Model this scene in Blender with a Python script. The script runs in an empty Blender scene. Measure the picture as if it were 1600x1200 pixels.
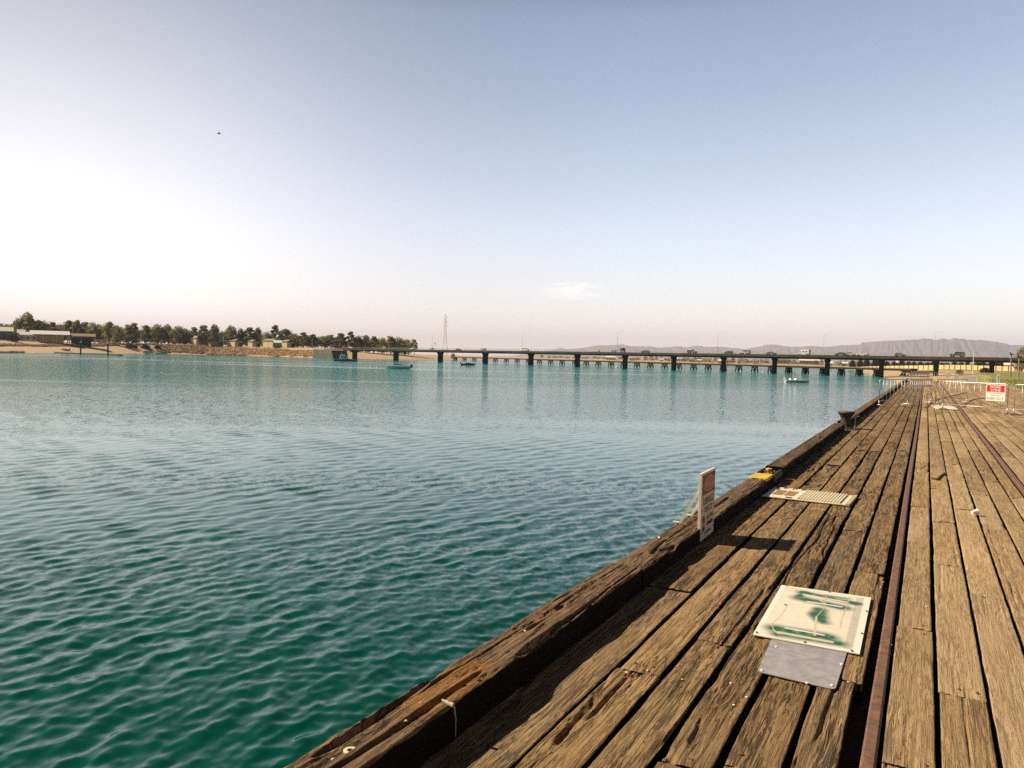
import bpy, bmesh, math, random
import numpy as np
from mathutils import Matrix, Vector
random.seed(7); RNG = np.random.default_rng(11)
S = bpy.context.scene; COL = S.collection
PI = math.pi
# ------------------------------------------------------------------ camera model (world: wharf runs along +Y, wharf deck z = 0, water z = WZ)
F, H, WZ = 1200.0, 1.7, -2.3
YAW, PITCH, ROLL = (math.radians(a) for a in (28.3, 2.05, 1.27))
_f = np.array([-math.sin(YAW)*math.cos(PITCH), math.cos(YAW)*math.cos(PITCH), -math.sin(PITCH)])
_r = np.array([math.cos(YAW), math.sin(YAW), 0.0]); _u = np.cross(_r, _f)
RT = math.cos(ROLL)*_r + math.sin(ROLL)*_u
UP = math.cos(ROLL)*_u - math.sin(ROLL)*_r
CAM = np.array([0, 0, H])
def ray(x, y): return RT*(x-800)/F + UP*(600-y)/F + _f
def at(x, y, z=0.0):
    d = ray(x, y); return CAM + d*((z-H)/d[2])
def hy(x):                                   # horizon height at photo column x
    return 539.30 + 0.02217*x
def dcol(x, depth, z=0.0):                   # ground point under column x at a given depth
    p = CAM + ray(x, hy(x))*depth; return np.array([p[0], p[1], z])
def ztop(x, y, depth): return H + (hy(x)-y)*depth/F*1.0
cam = bpy.data.cameras.new("camera"); co = bpy.data.objects.new("camera", cam); COL.objects.link(co); S.camera = co
cam.sensor_width = 36.0; cam.lens = 36.0*F/1600.0; cam.clip_start = 0.1; cam.clip_end = 90000
m = Matrix.Identity(4)
for i in range(3):
    m[i][0] = RT[i]; m[i][1] = UP[i]; m[i][2] = -_f[i]; m[i][3] = CAM[i]
co.matrix_world = m

# ------------------------------------------------------------------ materials
def nodes(name):
    mt = bpy.data.materials.new(name); mt.use_nodes = True
    return mt, mt.node_tree, mt.node_tree.nodes["Principled BSDF"]
def N(nt, t, **kw):
    n = nt.nodes.new(t)
    for k, v in kw.items():
        if k.startswith("i_"):
            k = k[2:]; n.inputs[int(k) if k.isdigit() else k.replace("_", " ")].default_value = v
        else: setattr(n, k, v)
    return n
def L(nt, a, b): nt.links.new(a, b)
def ramp(nt, fac, stops):
    r = nt.nodes.new("ShaderNodeValToRGB"); e = r.color_ramp.elements
    while len(e) < len(stops): e.new(0.5)
    for k, (p, c) in enumerate(stops):
        e[k].position = p; e[k].color = (*c, 1) if len(c) == 3 else c
    L(nt, fac, r.inputs[0]); return r.outputs[0]
def math_(nt, op, a, b=0.0, clamp=False):
    n = nt.nodes.new("ShaderNodeMath"); n.operation = op; n.use_clamp = clamp
    for k, v in ((0, a), (1, b)):
        if isinstance(v, (int, float)): n.inputs[k].default_value = v
        else: L(nt, v, n.inputs[k])
    return n.outputs[0]
def mixc(nt, fac, a, b, mode="MIX"):
    n = nt.nodes.new("ShaderNodeMix"); n.data_type = "RGBA"; n.blend_type = mode
    for s, v in ((n.inputs[0], fac), (n.inputs[6], a), (n.inputs[7], b)):
        if isinstance(v, (int, float)): s.default_value = v
        elif isinstance(v, tuple): s.default_value = (*v, 1) if len(v) == 3 else v
        else: L(nt, v, s)
    return n.outputs[2]
_M = {}
def mat(name, col, rough=0.7, var=0.25, scale=4.0, metal=0.0, bump=0.0, col2=None):
    if name in _M: return _M[name]
    mt, nt, b = nodes(name)
    tc = N(nt, "ShaderNodeTexCoord"); nz = N(nt, "ShaderNodeTexNoise", i_Scale=scale, i_Detail=5.0, i_Roughness=0.6)
    L(nt, tc.outputs["Object"], nz.inputs["Vector"])
    lo = tuple(c*(1-var) for c in col); hi = tuple(min(1, c*(1+var)) for c in (col2 or col))
    L(nt, ramp(nt, nz.outputs[0], [(0.3, lo), (0.7, hi)]), b.inputs["Base Color"])
    b.inputs["Roughness"].default_value = rough; b.inputs["Metallic"].default_value = metal
    if bump:
        bp = N(nt, "ShaderNodeBump", i_Strength=0.6, i_Distance=bump); L(nt, nz.outputs[0], bp.inputs["Height"]); L(nt, bp.outputs[0], b.inputs["Normal"])
    _M[name] = mt; return mt
def glass(name="window glass"):
    return mat(name, (0.02, 0.025, 0.03), 0.08, 0.1, 1.0)

# ------------------------------------------------------------------ mesh builder and tagging
class MB:
    def __init__(s): s.v = []; s.f = []; s.m = []
    def add(s, V, Fs, mi=0):
        o = len(s.v); s.v += [tuple(map(float, p)) for p in V]
        for q in Fs: s.f.append(tuple(i+o for i in q)); s.m.append(mi)
        return s
    def box(s, c, d, rz=0.0, mi=0, tilt=None):
        x, y, z = (k/2 for k in d)
        P = [Vector((a*x, b*y, e*z)) for a in (-1, 1) for b in (-1, 1) for e in (-1, 1)]
        R = Matrix.Rotation(rz, 3, "Z")
        if tilt is not None: R = R @ tilt
        return s.add([R @ p + Vector(c) for p in P], [(0,1,3,2),(4,6,7,5),(0,4,5,1),(2,3,7,6),(0,2,6,4),(1,5,7,3)], mi)
    def tube(s, pts, r, n=8, mi=0, caps=True):
        pts = [Vector(p) for p in pts]; k = len(pts)
        rr = [r]*k if isinstance(r, (int, float)) else list(r)
        V = []; ref = None
        for i, p in enumerate(pts):
            t = (pts[min(i+1, k-1)] - pts[max(i-1, 0)]).normalized()
            if ref is None: ref = Vector((0, 0, 1)) if abs(t.z) < 0.9 else Vector((1, 0, 0))
            a = (ref - t*ref.dot(t)).normalized(); b = t.cross(a); ref = a
            V += [p + (a*math.cos(2*PI*j/n) + b*math.sin(2*PI*j/n))*rr[i] for j in range(n)]
        Fs = [(i*n+j, i*n+(j+1) % n, (i+1)*n+(j+1) % n, (i+1)*n+j) for i in range(k-1) for j in range(n)]
        if caps: Fs += [tuple(range(n-1, -1, -1)), tuple((k-1)*n+j for j in range(n))]
        return s.add(V, Fs, mi)
    def lathe(s, prof, n=20, c=(0, 0, 0), mi=0):
        V = [(c[0]+r*math.cos(2*PI*j/n), c[1]+r*math.sin(2*PI*j/n), c[2]+z) for r, z in prof for j in range(n)]
        k = len(prof)
        Fs = [(i*n+j, i*n+(j+1) % n, (i+1)*n+(j+1) % n, (i+1)*n+j) for i in range(k-1) for j in range(n)]
        Fs += [tuple(range(n-1, -1, -1)), tuple((k-1)*n+j for j in range(n))]
        return s.add(V, Fs, mi)
    def prism(s, poly, a, b, axis="Y", mi=0):       # poly = (x, z) outline extruded along Y from a to b (or (y, z) along X, (x, y) along Z)
        n = len(poly)
        g = {"Y": lambda p, t: (p[0], t, p[1]), "X": lambda p, t: (t, p[0], p[1]), "Z": lambda p, t: (p[0], p[1], t)}[axis]
        V = [g(p, a) for p in poly] + [g(p, b) for p in poly]
        return s.add(V, [tuple(range(n)), tuple(range(2*n-1, n-1, -1))] + [(i, i+n, (i+1) % n+n, (i+1) % n) for i in range(n)], mi)
    def build(s, name, mats, parent=None, loc=(0, 0, 0), rz=0.0, smooth=False, bevel=0.0):
        me = bpy.data.meshes.new(name); me.from_pydata(s.v, [], s.f)
        mats = mats if isinstance(mats, (list, tuple)) else [mats]
        for q in mats: me.materials.append(q)
        me.polygons.foreach_set("material_index", s.m)
        bm = bmesh.new(); bm.from_mesh(me); bmesh.ops.recalc_face_normals(bm, faces=bm.faces)
        bm.to_mesh(me); bm.free()
        if smooth: me.polygons.foreach_set("use_smooth", [True]*len(me.polygons))
        o = bpy.data.objects.new(name, me); COL.objects.link(o); o.location = loc; o.rotation_euler.z = rz
        if parent: o.parent = parent
        if bevel:
            md = o.modifiers.new("bevel", "BEVEL"); md.width = bevel; md.segments = 2; md.limit_method = "ANGLE"
        return o
def tag(o, label, cat, group=None, kind=None):
    o["label"] = label; o["category"] = cat
    if group: o["group"] = group
    if kind: o["kind"] = kind
    return o
def thing(name, label, cat, loc=(0, 0, 0), rz=0.0, group=None):
    o = bpy.data.objects.new(name, None); COL.objects.link(o); o.location = loc; o.rotation_euler.z = rz
    return tag(o, label, cat, group)
def setting(o, label=None):
    o["kind"] = "structure"
    if label: o["label"] = label
    return o
def dup(root, loc, rz, label, scale=1.0, group=None):
    r = root.copy(); COL.objects.link(r); r.location = loc; r.rotation_euler.z = rz
    r.scale = scale if isinstance(scale, tuple) else (scale,)*3; r["label"] = label
    if group: r["group"] = group
    for ch in list(root.children):
        c = ch.copy(); COL.objects.link(c); c.parent = r
        for g in ch.children:
            d = g.copy(); COL.objects.link(d); d.parent = c
    return r
_dg = None
def text_geo(body, w, h):                       # letters as a flat outline mesh, fitted to w x h and centred on 0,0
    cu = bpy.data.curves.new("t", "FONT"); cu.body = body; cu.size = 1; cu.resolution_u = 3
    o = bpy.data.objects.new("t", cu); COL.objects.link(o)
    me = o.to_mesh() if False else bpy.data.meshes.new_from_object(o.evaluated_get(bpy.context.evaluated_depsgraph_get()))
    V = np.array([v.co[:] for v in me.vertices]); Fs = [tuple(p.vertices) for p in me.polygons]
    bpy.data.objects.remove(o); bpy.data.curves.remove(cu); bpy.data.meshes.remove(me)
    lo, hi = V.min(0), V.max(0); c = (lo+hi)/2
    V[:, 0] = (V[:, 0]-c[0])*w/(hi[0]-lo[0]); V[:, 1] = (V[:, 1]-c[1])*h/(hi[1]-lo[1])
    return V[:, :2], Fs
def put_text(mb, body, w, h, fn, mi=0):
    V, Fs = text_geo(body, w, h); mb.add([fn(x, y) for x, y in V], Fs, mi)

# ------------------------------------------------------------------ noise for real relief
def _hash(ix, iy, sd):
    h = (ix.astype(np.int64)*374761393 + iy.astype(np.int64)*668265263 + sd*974634777) & 0x7fffffff
    h = ((h ^ (h >> 13))*1274126177) & 0x7fffffff
    return ((h ^ (h >> 16)) & 0xffff)/65535.0
def vn(x, y, sd=0):
    x, y = np.broadcast_arrays(np.asarray(x, float), np.asarray(y, float))
    ix, iy = np.floor(x), np.floor(y); fx, fy = x-ix, y-iy
    fx = fx*fx*(3-2*fx); fy = fy*fy*(3-2*fy)
    a, b = _hash(ix, iy, sd), _hash(ix+1, iy, sd); c, d = _hash(ix, iy+1, sd), _hash(ix+1, iy+1, sd)
    return (a*(1-fx)+b*fx)*(1-fy) + (c*(1-fx)+d*fx)*fy
def fbm(x, y, sd=0, o=4):
    t, a, n = 0, 0.5, 0
    for k in range(o):
        t = t + a*vn(x*2**k, y*2**k, sd+k*17); n += a; a *= 0.5
    return t/n
def grid_faces(nu, nv, o=0):
    i = np.arange(nv-1)[:, None]*nu + np.arange(nu-1)[None, :]
    return (np.stack([i, i+1, i+1+nu, i+nu], -1).reshape(-1, 4) + o)
def np_mesh(name, V, Q, mats, attrs=None, smooth=True):
    me = bpy.data.meshes.new(name); V = np.ascontiguousarray(V, np.float32); Q = np.ascontiguousarray(Q, np.int32)
    me.vertices.add(len(V)); me.vertices.foreach_set("co", V.ravel())
    me.loops.add(Q.size); me.loops.foreach_set("vertex_index", Q.ravel())
    me.polygons.add(len(Q)); me.polygons.foreach_set("loop_start", np.arange(0, Q.size, Q.shape[1], dtype=np.int32))
    me.update(calc_edges=True)
    me.polygons.foreach_set("use_smooth", np.full(len(Q), smooth))
    for q in (mats if isinstance(mats, (list, tuple)) else [mats]): me.materials.append(q)
    for an, (ty, data) in (attrs or {}).items():
        a = me.attributes.new(an, ty, "POINT")
        a.data.foreach_set({"FLOAT": "value", "FLOAT_VECTOR": "vector", "FLOAT_COLOR": "color"}[ty], np.ascontiguousarray(data, np.float32).ravel())
    me.validate(); return me
def np_obj(name, me, parent=None):
    o = bpy.data.objects.new(name, me); COL.objects.link(o)
    if parent: o.parent = parent
    return o
# ------------------------------------------------------------------ tuning
DENOISE = False
SKY_STR, SUN_E, EXPO = 0.085, 5.0, 0.55
SKY_RAMP = [(0.0, (0.80, 0.78, 0.78)), (0.15, (0.97, 1.0, 1.07)), (0.40, (0.97, 0.99, 1.02)), (0.47, (0.22, 0.22, 0.25)), (0.62, (0.015, 0.015, 0.02))]
SKY_SIDE = [(0.0, (0.25, 0.25, 0.25)), (0.33, (1.38, 1.26, 1.18)), (0.56, (1.0, 1.0, 0.98)), (0.68, (0.72, 0.71, 0.72)), (0.82, (0.42, 0.41, 0.42)), (1.0, (0.3, 0.3, 0.3))]
GLOW_COL, GLOW_E, GLOW_A = (1.0, 0.93, 0.85), 20.0, 4.5
HZ_COL, HZ_E, HZ_A = (1.0, 0.92, 0.91), 4.0, 7.2
HAZE_D, HAZE_COL = 6.8e-5, (0.72, 0.77, 1.0)
WAVES, WSLOPE, WNORM = 120, 0.155, 2.6
WIND = [(0.0, (0.07, 0.07, 0.07)), (0.14, (0.13, 0.13, 0.13)), (0.32, (0.42, 0.42, 0.42)), (0.56, (1.7, 1.7, 1.7))]
WCOL = [(0.0008, 0.046, 0.034), (0.0014, 0.064, 0.050)]
WSHAL, WSPEC, WTINT = (0.005, 0.20, 0.195), 0.30, (0.44, 0.94, 0.87)
DECK_STOPS = [(0.36, (0.130, 0.074, 0.032)), (0.48, (0.265, 0.161, 0.074)), (0.60, (0.41, 0.268, 0.134)), (0.74, (0.57, 0.40, 0.228))]
BEAM_STOPS = [(0.38, (0.045, 0.023, 0.011)), (0.49, (0.145, 0.080, 0.040)), (0.58, (0.26, 0.155, 0.083)), (0.72, (0.42, 0.28, 0.17))]
# ------------------------------------------------------------------ sky and sun
SUN = Vector((-0.74, -0.18, 0.64)).normalized()
SEL = math.asin(SUN.z); SROT = math.atan2(SUN.x, SUN.y) % (2*PI)
wd = bpy.data.worlds.new("World"); S.world = wd; wd.use_nodes = True; nt = wd.node_tree
bg = nt.nodes["Background"]
sk = N(nt, "ShaderNodeTexSky", sky_type="NISHITA", sun_disc=False, sun_elevation=SEL, sun_rotation=SROT, air_density=1.0, dust_density=1.2, ozone_density=1.0)
tc = N(nt, "ShaderNodeTexCoord"); DIR = tc.outputs["Generated"]
sep = N(nt, "ShaderNodeSeparateXYZ"); L(nt, DIR, sep.inputs[0])
def lobe(d, e, amt):                            # brightening of the sky round one direction of the real sky
    v = Vector(d).normalized(); n = N(nt, "ShaderNodeVectorMath", operation="DOT_PRODUCT"); L(nt, DIR, n.inputs[0]); n.inputs[1].default_value = v
    p = math_(nt, "POWER", math_(nt, "MAXIMUM", n.outputs["Value"], 0.0), e)
    return math_(nt, "MULTIPLY", p, amt)
elev = sep.outputs["Z"]
mask = ramp(nt, elev, SKY_RAMP)                 # haze-bright horizon, overhead dimmed to deepen the shadows
sd_ = N(nt, "ShaderNodeVectorMath", operation="DOT_PRODUCT"); L(nt, DIR, sd_.inputs[0]); sd_.inputs[1].default_value = Vector((SUN.x, SUN.y, 0)).normalized()
base = mixc(nt, 1.0, mixc(nt, 1.0, sk.outputs[0], mask, "MULTIPLY"), ramp(nt, math_(nt, "MULTIPLY", math_(nt, "ADD", sd_.outputs["Value"], 1.0), 0.5), SKY_SIDE), "MULTIPLY")
bk = N(nt, "ShaderNodeVectorMath", operation="DOT_PRODUCT"); L(nt, DIR, bk.inputs[0]); bk.inputs[1].default_value = (-0.474, 0.88, 0)
back = ramp(nt, math_(nt, "MULTIPLY", math_(nt, "ADD", bk.outputs["Value"], 1.0), 0.5), [(0.52, (0.22, 0.22, 0.22)), (0.78, (1, 1, 1))])      # sky behind the camera dimmed so that shadows come out darker
base = mixc(nt, 1.0, base, back, "MULTIPLY")
gd = ray(60, 400)
add = mixc(nt, 1.0, base, mixc(nt, 1.0, GLOW_COL, lobe(gd, GLOW_E, GLOW_A), "MULTIPLY"), "ADD")
add = mixc(nt, 1.0, add, mixc(nt, 1.0, mixc(nt, 1.0, HZ_COL, back, "MULTIPLY"), math_(nt, "MULTIPLY", math_(nt, "POWER", math_(nt, "SUBTRACT", 1.0, math_(nt, "ABSOLUTE", elev), True), HZ_E), HZ_A), "MULTIPLY"), "ADD")
# the one thin wisp of cloud low over the bridge
wv = Vector(ray(893, 455)).normalized(); az = math.atan2(wv.x, wv.y)
def polar():
    a = N(nt, "ShaderNodeMath", operation="ARCTAN2"); L(nt, sep.outputs["X"], a.inputs[0]); L(nt, sep.outputs["Y"], a.inputs[1]); return a.outputs[0]
pa = math_(nt, "SUBTRACT", polar(), az); pz = math_(nt, "SUBTRACT", elev, wv.z)
q = math_(nt, "ADD", math_(nt, "POWER", math_(nt, "MULTIPLY", pa, 19.0), 2.0), math_(nt, "POWER", math_(nt, "MULTIPLY", pz, 75.0), 2.0))
fall = math_(nt, "SUBTRACT", 1.0, q, True)
mp = N(nt, "ShaderNodeMapping"); mp.inputs["Scale"].default_value = (30, 30, 160); L(nt, DIR, mp.inputs[0])
nz = N(nt, "ShaderNodeTexNoise", i_Scale=1.0, i_Detail=6.0, i_Roughness=0.62); L(nt, mp.outputs[0], nz.inputs[0])
wf = math_(nt, "MULTIPLY", fall, math_(nt, "MULTIPLY", math_(nt, "SUBTRACT", nz.outputs[0], 0.38, True), 1.7))
add = mixc(nt, 1.0, add, mixc(nt, 1.0, (6.0, 4.4, 4.1), wf, "MULTIPLY"), "ADD")
L(nt, add, bg.inputs[0]); bg.inputs[1].default_value = SKY_STR
sl = bpy.data.lights.new("sun", "SUN"); sl.energy = SUN_E; sl.angle = math.radians(0.5); sl.color = (1.0, 0.86, 0.66)
so = bpy.data.objects.new("sun", sl); COL.objects.link(so); so.rotation_euler = (-SUN).to_track_quat("-Z", "Y").to_euler(); so.location = (0, 0, 50)
S.view_settings.view_transform = "Standard"; S.view_settings.look = "None"; S.view_settings.exposure = EXPO; S.view_settings.gamma = 1.0
S.cycles.max_bounces = 6; S.cycles.volume_bounces = 1; S.cycles.use_denoising = DENOISE
S.cycles.caustics_reflective = False; S.cycles.caustics_refractive = False; S.cycles.sample_clamp_indirect = 2.0; S.cycles.sample_clamp_direct = 5.0

# ------------------------------------------------------------------ land, water, far hills
# shoreline of the gulf: (photo column, depth, width of the beach or bank, height of the land behind)
SHORE = [(-60, 360, 60, 4.2), (0, 400, 55, 4.6), (60, 450, 50, 4.8), (120, 500, 48, 5), (190, 555, 42, 5), (235, 590, 26, 5), (270, 606, 16, 5), (320, 615, 15, 5), (380, 595, 14, 5), (440, 568, 13, 5), (500, 532, 12, 5),
         (530, 505, 10, 4.6), (545, 515, 14, 3.0), (560, 540, 30, 2.6), (600, 560, 40, 2.4), (660, 590, 40, 2.2), (700, 640, 40, 2), (730, 760, 50, 2), (780, 880, 50, 1.6), (860, 960, 60, 0.8), (920, 960, 70, 0.7),
         (1000, 930, 90, 0.6), (1080, 890, 80, 0.5), (1160, 840, 70, 0.4), (1240, 740, 60, 0.3), (1300, 640, 50, 0.2), (1335, 490, 45, 0.1), (1350, 345, 40, 0.0), (1368, 272, 40, 0.0), (1393, 190, 30, 0.1), (1409, 128, 12, -0.1), (1416, 108, 6, -0.2)]
PTS = [dcol(x, d)[:2] for x, d, *_ in SHORE]; PAR = [(b, t) for *_, b, t in SHORE]
PTS = [np.array((-420, -700.))] + [np.array((-430, 60.))] + PTS + [np.array((-1.2, 104.)), np.array((6.9, 104.)), np.array((6.9, -60.)), np.array((9., -700.))]
PAR = [(60, 4.2), (60, 4.2)] + PAR + [(4, -0.2), (4, -0.2), (4, -0.2), (4, -0.2)]
PTS = np.array(PTS); PAR = np.array(PAR, float)
def shore_dist(X, Y):
    inside = np.zeros(X.shape, bool); best = np.full(X.shape, 1e18); bw = np.zeros(X.shape); tz = np.zeros(X.shape)
    n = len(PTS)
    for i in range(n):
        a, b = PTS[i], PTS[(i+1) % n]; d = b-a
        t = np.clip(((X-a[0])*d[0]+(Y-a[1])*d[1])/(d@d), 0, 1)
        q = (X-a[0]-t*d[0])**2 + (Y-a[1]-t*d[1])**2
        w = q < best; best = np.where(w, q, best)
        pa = PAR[i]*(1-t[..., None]) + PAR[(i+1) % n]*t[..., None]
        bw = np.where(w, pa[..., 0], bw); tz = np.where(w, pa[..., 1], tz)
        c = ((a[1] > Y) != (b[1] > Y)) & (X < d[0]*(Y-a[1])/(d[1] if d[1] else 1e-9)+a[0]); inside ^= c
    return np.sqrt(best)*np.where(inside, -1, 1), bw, tz
def land_z(X, Y):
    X = np.asarray(X, float); Y = np.asarray(Y, float)
    d, bw, tz = shore_dist(X, Y)
    t = np.clip(d/np.maximum(bw, 1), 0, 1)
    z = WZ - 0.15 + (tz-WZ+0.15)*(t**0.85) + np.clip(d-bw, 0, 400)*np.where(X < -330, 0.0022, 0.0)
    z = z + np.where(d > 0, (fbm(X/23, Y/23, 5)-0.5)*0.5*t, 0)
    return np.where(d > 0, z, WZ-0.15+np.maximum(d*0.12, -3))
def lz(p): return float(land_z(np.array([p[0]]), np.array([p[1]]))[0])
def axis(lo, hi, st, far):
    c = np.arange(lo, hi+st, st); g = st*1.35**np.arange(1, 40); up = hi+np.cumsum(g); dn = lo-np.cumsum(g)
    return np.concatenate([dn[dn > -far][::-1], c, up[up < far]])
ax, ay = axis(-1150, 420, 5.0, 21000), axis(-80, 1250, 5.0, 21000)
GX, GY = np.meshgrid(ax, ay); GZ = land_z(GX, GY)
near = (GX > 4) & (GX < 86) & (GY < 240); GZ = np.where(near, np.minimum(GZ, -0.9), GZ)
mt, nt, b = nodes("ground")
geo = N(nt, "ShaderNodeNewGeometry"); sp = N(nt, "ShaderNodeSeparateXYZ"); L(nt, geo.outputs["Position"], sp.inputs[0])
n1 = N(nt, "ShaderNodeTexNoise", i_Scale=0.05, i_Detail=8.0, i_Roughness=0.65); L(nt, geo.outputs["Position"], n1.inputs[0])
n2 = N(nt, "ShaderNodeTexNoise", i_Scale=0.6, i_Detail=5.0); L(nt, geo.outputs["Position"], n2.inputs[0])
sand = ramp(nt, n2.outputs[0], [(0.3, (0.40, 0.27, 0.15)), (0.7, (0.52, 0.37, 0.22))])
soil = ramp(nt, n1.outputs[0], [(0.32, (0.13, 0.085, 0.04)), (0.5, (0.24, 0.155, 0.07)), (0.62, (0.13, 0.12, 0.045)), (0.75, (0.30, 0.2, 0.1))])
hgt = math_(nt, "ADD", sp.outputs["Z"], math_(nt, "MULTIPLY", math_(nt, "SUBTRACT", n1.outputs[0], 0.5), 2.5))
wst = math_(nt, "DIVIDE", math_(nt, "ADD", sp.outputs["X"], 330.0), 40.0, True)                  # west beach rises high, east flats stay low
hs = math_(nt, "SUBTRACT", hgt, math_(nt, "MULTIPLY", math_(nt, "SUBTRACT", 1.0, wst), 3.6)); hs = math_(nt, "ADD", hs, math_(nt, "MULTIPLY", wst, 0.9))
L(nt, mixc(nt, ramp(nt, math_(nt, "DIVIDE", hs, 1.6, True), [(0.2, (0, 0, 0)), (0.7, (1, 1, 1))]), sand, soil), b.inputs["Base Color"])
b.inputs["Roughness"].default_value = 0.95
setting(np_obj("ground", np_mesh("ground", np.stack([GX, GY, GZ], -1).reshape(-1, 3), grid_faces(len(ax), len(ay)), mt)), "sandy shore and dry earth on both sides of the gulf")

# water: finely meshed with real waves near the wharf, coarser far off
cw = at(200, 1008, WZ) - at(100, 1050, WZ); crest = math.atan2(cw[1], cw[0]); wdir = crest + PI/2
fine = np.radians(np.arange(-46, 38, 0.17)); coarse = np.concatenate([np.radians(np.arange(-174, -46, 6.0)), fine, np.radians(np.arange(38, 181, 6.0))])
TH = coarse + YAW*-1
R1 = 1.6*np.exp(np.arange(0, math.log(75/1.6), 0.0042)); R2 = 75*np.exp(np.arange(0.02, math.log(2600/75), 0.06)); RR = np.concatenate([R1, R2])
TT, RRm = np.meshgrid(np.append(TH, TH[0]+2*PI), RR)
WX, WY = RRm*np.sin(TT), RRm*np.cos(TT); WH = np.zeros_like(WX); DX = np.zeros_like(WX); DY = np.zeros_like(WX)
aw = np.clip((math.radians(46)-np.abs(coarse+math.radians(4)))/0.06, 0, 1); aw = np.append(aw, aw[0])[None, :]
for k in range(WAVES):
    lam = 0.05*(0.95/0.05)**(RNG.random()**1.0); th = wdir + RNG.normal(0, 0.48 if lam > 0.35 else 0.72); kk = 2*PI/lam
    a = WSLOPE/math.sqrt(WAVES)*1.41/kk*(0.6+0.9*RNG.random())*(1.4 if 0.13 < lam < 0.40 else 0.9)
    ph = kk*(WX*math.cos(th)+WY*math.sin(th)) + RNG.random()*2*PI
    wgt = np.clip(lam/(0.0042*RRm*2.6)-1, 0, 1)*np.clip((75-RRm)/25, 0, 1)*aw
    WH += a*wgt*np.cos(ph); DX -= 0.75*a*wgt*math.cos(th)*np.sin(ph); DY -= 0.75*a*wgt*math.sin(th)*np.sin(ph)
grp = 0.35 + 0.75*fbm(WX/1.7+9, WY/1.7, 3, 3) + 0.55*fbm(WX/9+3, WY/9, 8, 3)           # gusts: groups of higher and lower ripples
V = np.stack([WX+DX*grp, WY+DY*grp, WZ+WH*grp], -1).reshape(-1, 3)
mt, nt, b = nodes("sea water")
geo = N(nt, "ShaderNodeNewGeometry"); POS = geo.outputs["Position"]
def mapped(sc, rot=0.0):                        # turn first, then stretch
    mp = N(nt, "ShaderNodeMapping", vector_type="TEXTURE"); mp.inputs["Scale"].default_value = tuple(1/k for k in sc); mp.inputs["Rotation"].default_value = (0, 0, rot); L(nt, POS, mp.inputs[0]); return mp.outputs[0]
pn = N(nt, "ShaderNodeTexNoise", i_Scale=1.0, i_Detail=3.0, i_Roughness=0.5, i_Distortion=0.6); L(nt, mapped((0.0085, 0.040, 1.0), YAW+0.05), pn.inputs[0])    # long slicks of calm water, lying across the gulf
calm = ramp(nt, pn.outputs[0], [(0.555, (1, 1, 1)), (0.62, (0.14, 0.14, 0.14))])
dsq = N(nt, "ShaderNodeVectorMath", operation="DOT_PRODUCT"); L(nt, POS, dsq.inputs[0]); dsq.inputs[1].default_value = (-0.80, 0.60, 0)
edge = math_(nt, "ADD", dsq.outputs["Value"], math_(nt, "MULTIPLY", math_(nt, "SUBTRACT", pn.outputs[0], 0.5), 50.0))
ruff = math_(nt, "MULTIPLY", ramp(nt, math_(nt, "DIVIDE", edge, 260.0, True), WIND), calm)                # ruffled further out, slack near the wharf
wn = N(nt, "ShaderNodeTexNoise", i_Scale=1.0, i_Detail=4.0, i_Roughness=0.6); L(nt, mapped((3.2, 1.3, 1.0), wdir), wn.inputs[0])
wn2 = N(nt, "ShaderNodeTexNoise", i_Scale=1.0, i_Detail=3.0, i_Roughness=0.6); L(nt, mapped((13.0, 6.0, 1.0), wdir), wn2.inputs[0])
cs = N(nt, "ShaderNodeVectorMath", operation="SUBTRACT"); L(nt, wn.outputs["Color"], cs.inputs[0]); cs.inputs[1].default_value = (0.5, 0.5, 0.5)
cs2 = N(nt, "ShaderNodeVectorMath", operation="SUBTRACT"); L(nt, wn2.outputs["Color"], cs2.inputs[0]); cs2.inputs[1].default_value = (0.5, 0.5, 0.5)
ca = N(nt, "ShaderNodeVectorMath", operation="ADD"); L(nt, cs.outputs[0], ca.inputs[0]); L(nt, cs2.outputs[0], ca.inputs[1])
flat = N(nt, "ShaderNodeVectorMath", operation="MULTIPLY"); L(nt, ca.outputs[0], flat.inputs[0]); flat.inputs[1].default_value = (1, 1, 0)
scl = N(nt, "ShaderNodeVectorMath", operation="SCALE"); L(nt, flat.outputs[0], scl.inputs[0]); L(nt, math_(nt, "MULTIPLY", ruff, WNORM), scl.inputs["Scale"])
nn = N(nt, "ShaderNodeVectorMath", operation="ADD"); L(nt, geo.outputs["Normal"], nn.inputs[0]); L(nt, scl.outputs[0], nn.inputs[1])
nm = N(nt, "ShaderNodeVectorMath", operation="NORMALIZE"); L(nt, nn.outputs[0], nm.inputs[0]); L(nt, nm.outputs[0], b.inputs["Normal"])
dn = N(nt, "ShaderNodeTexNoise", i_Scale=0.08, i_Detail=4.0); L(nt, POS, dn.inputs[0])
deep = ramp(nt, dn.outputs[0], [(0.3, WCOL[0]), (0.7, WCOL[1])])
shal = ramp(nt, math_(nt, "DIVIDE", edge, 260.0, True), [(0.03, (0, 0, 0)), (0.25, (0.45, 0.45, 0.45)), (0.6, (1, 1, 1))])       # turquoise over the shallows towards the far shore
L(nt, mixc(nt, shal, deep, WSHAL), b.inputs["Base Color"])
b.inputs["Roughness"].default_value = 0.07; b.inputs["IOR"].default_value = 1.33; b.inputs["Specular IOR Level"].default_value = WSPEC; b.inputs["Specular Tint"].default_value = (*WTINT, 1)
setting(np_obj("water", np_mesh("water", V, grid_faces(len(TH)+1, len(RR)), mt)), "rippled green water of the gulf")

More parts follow.
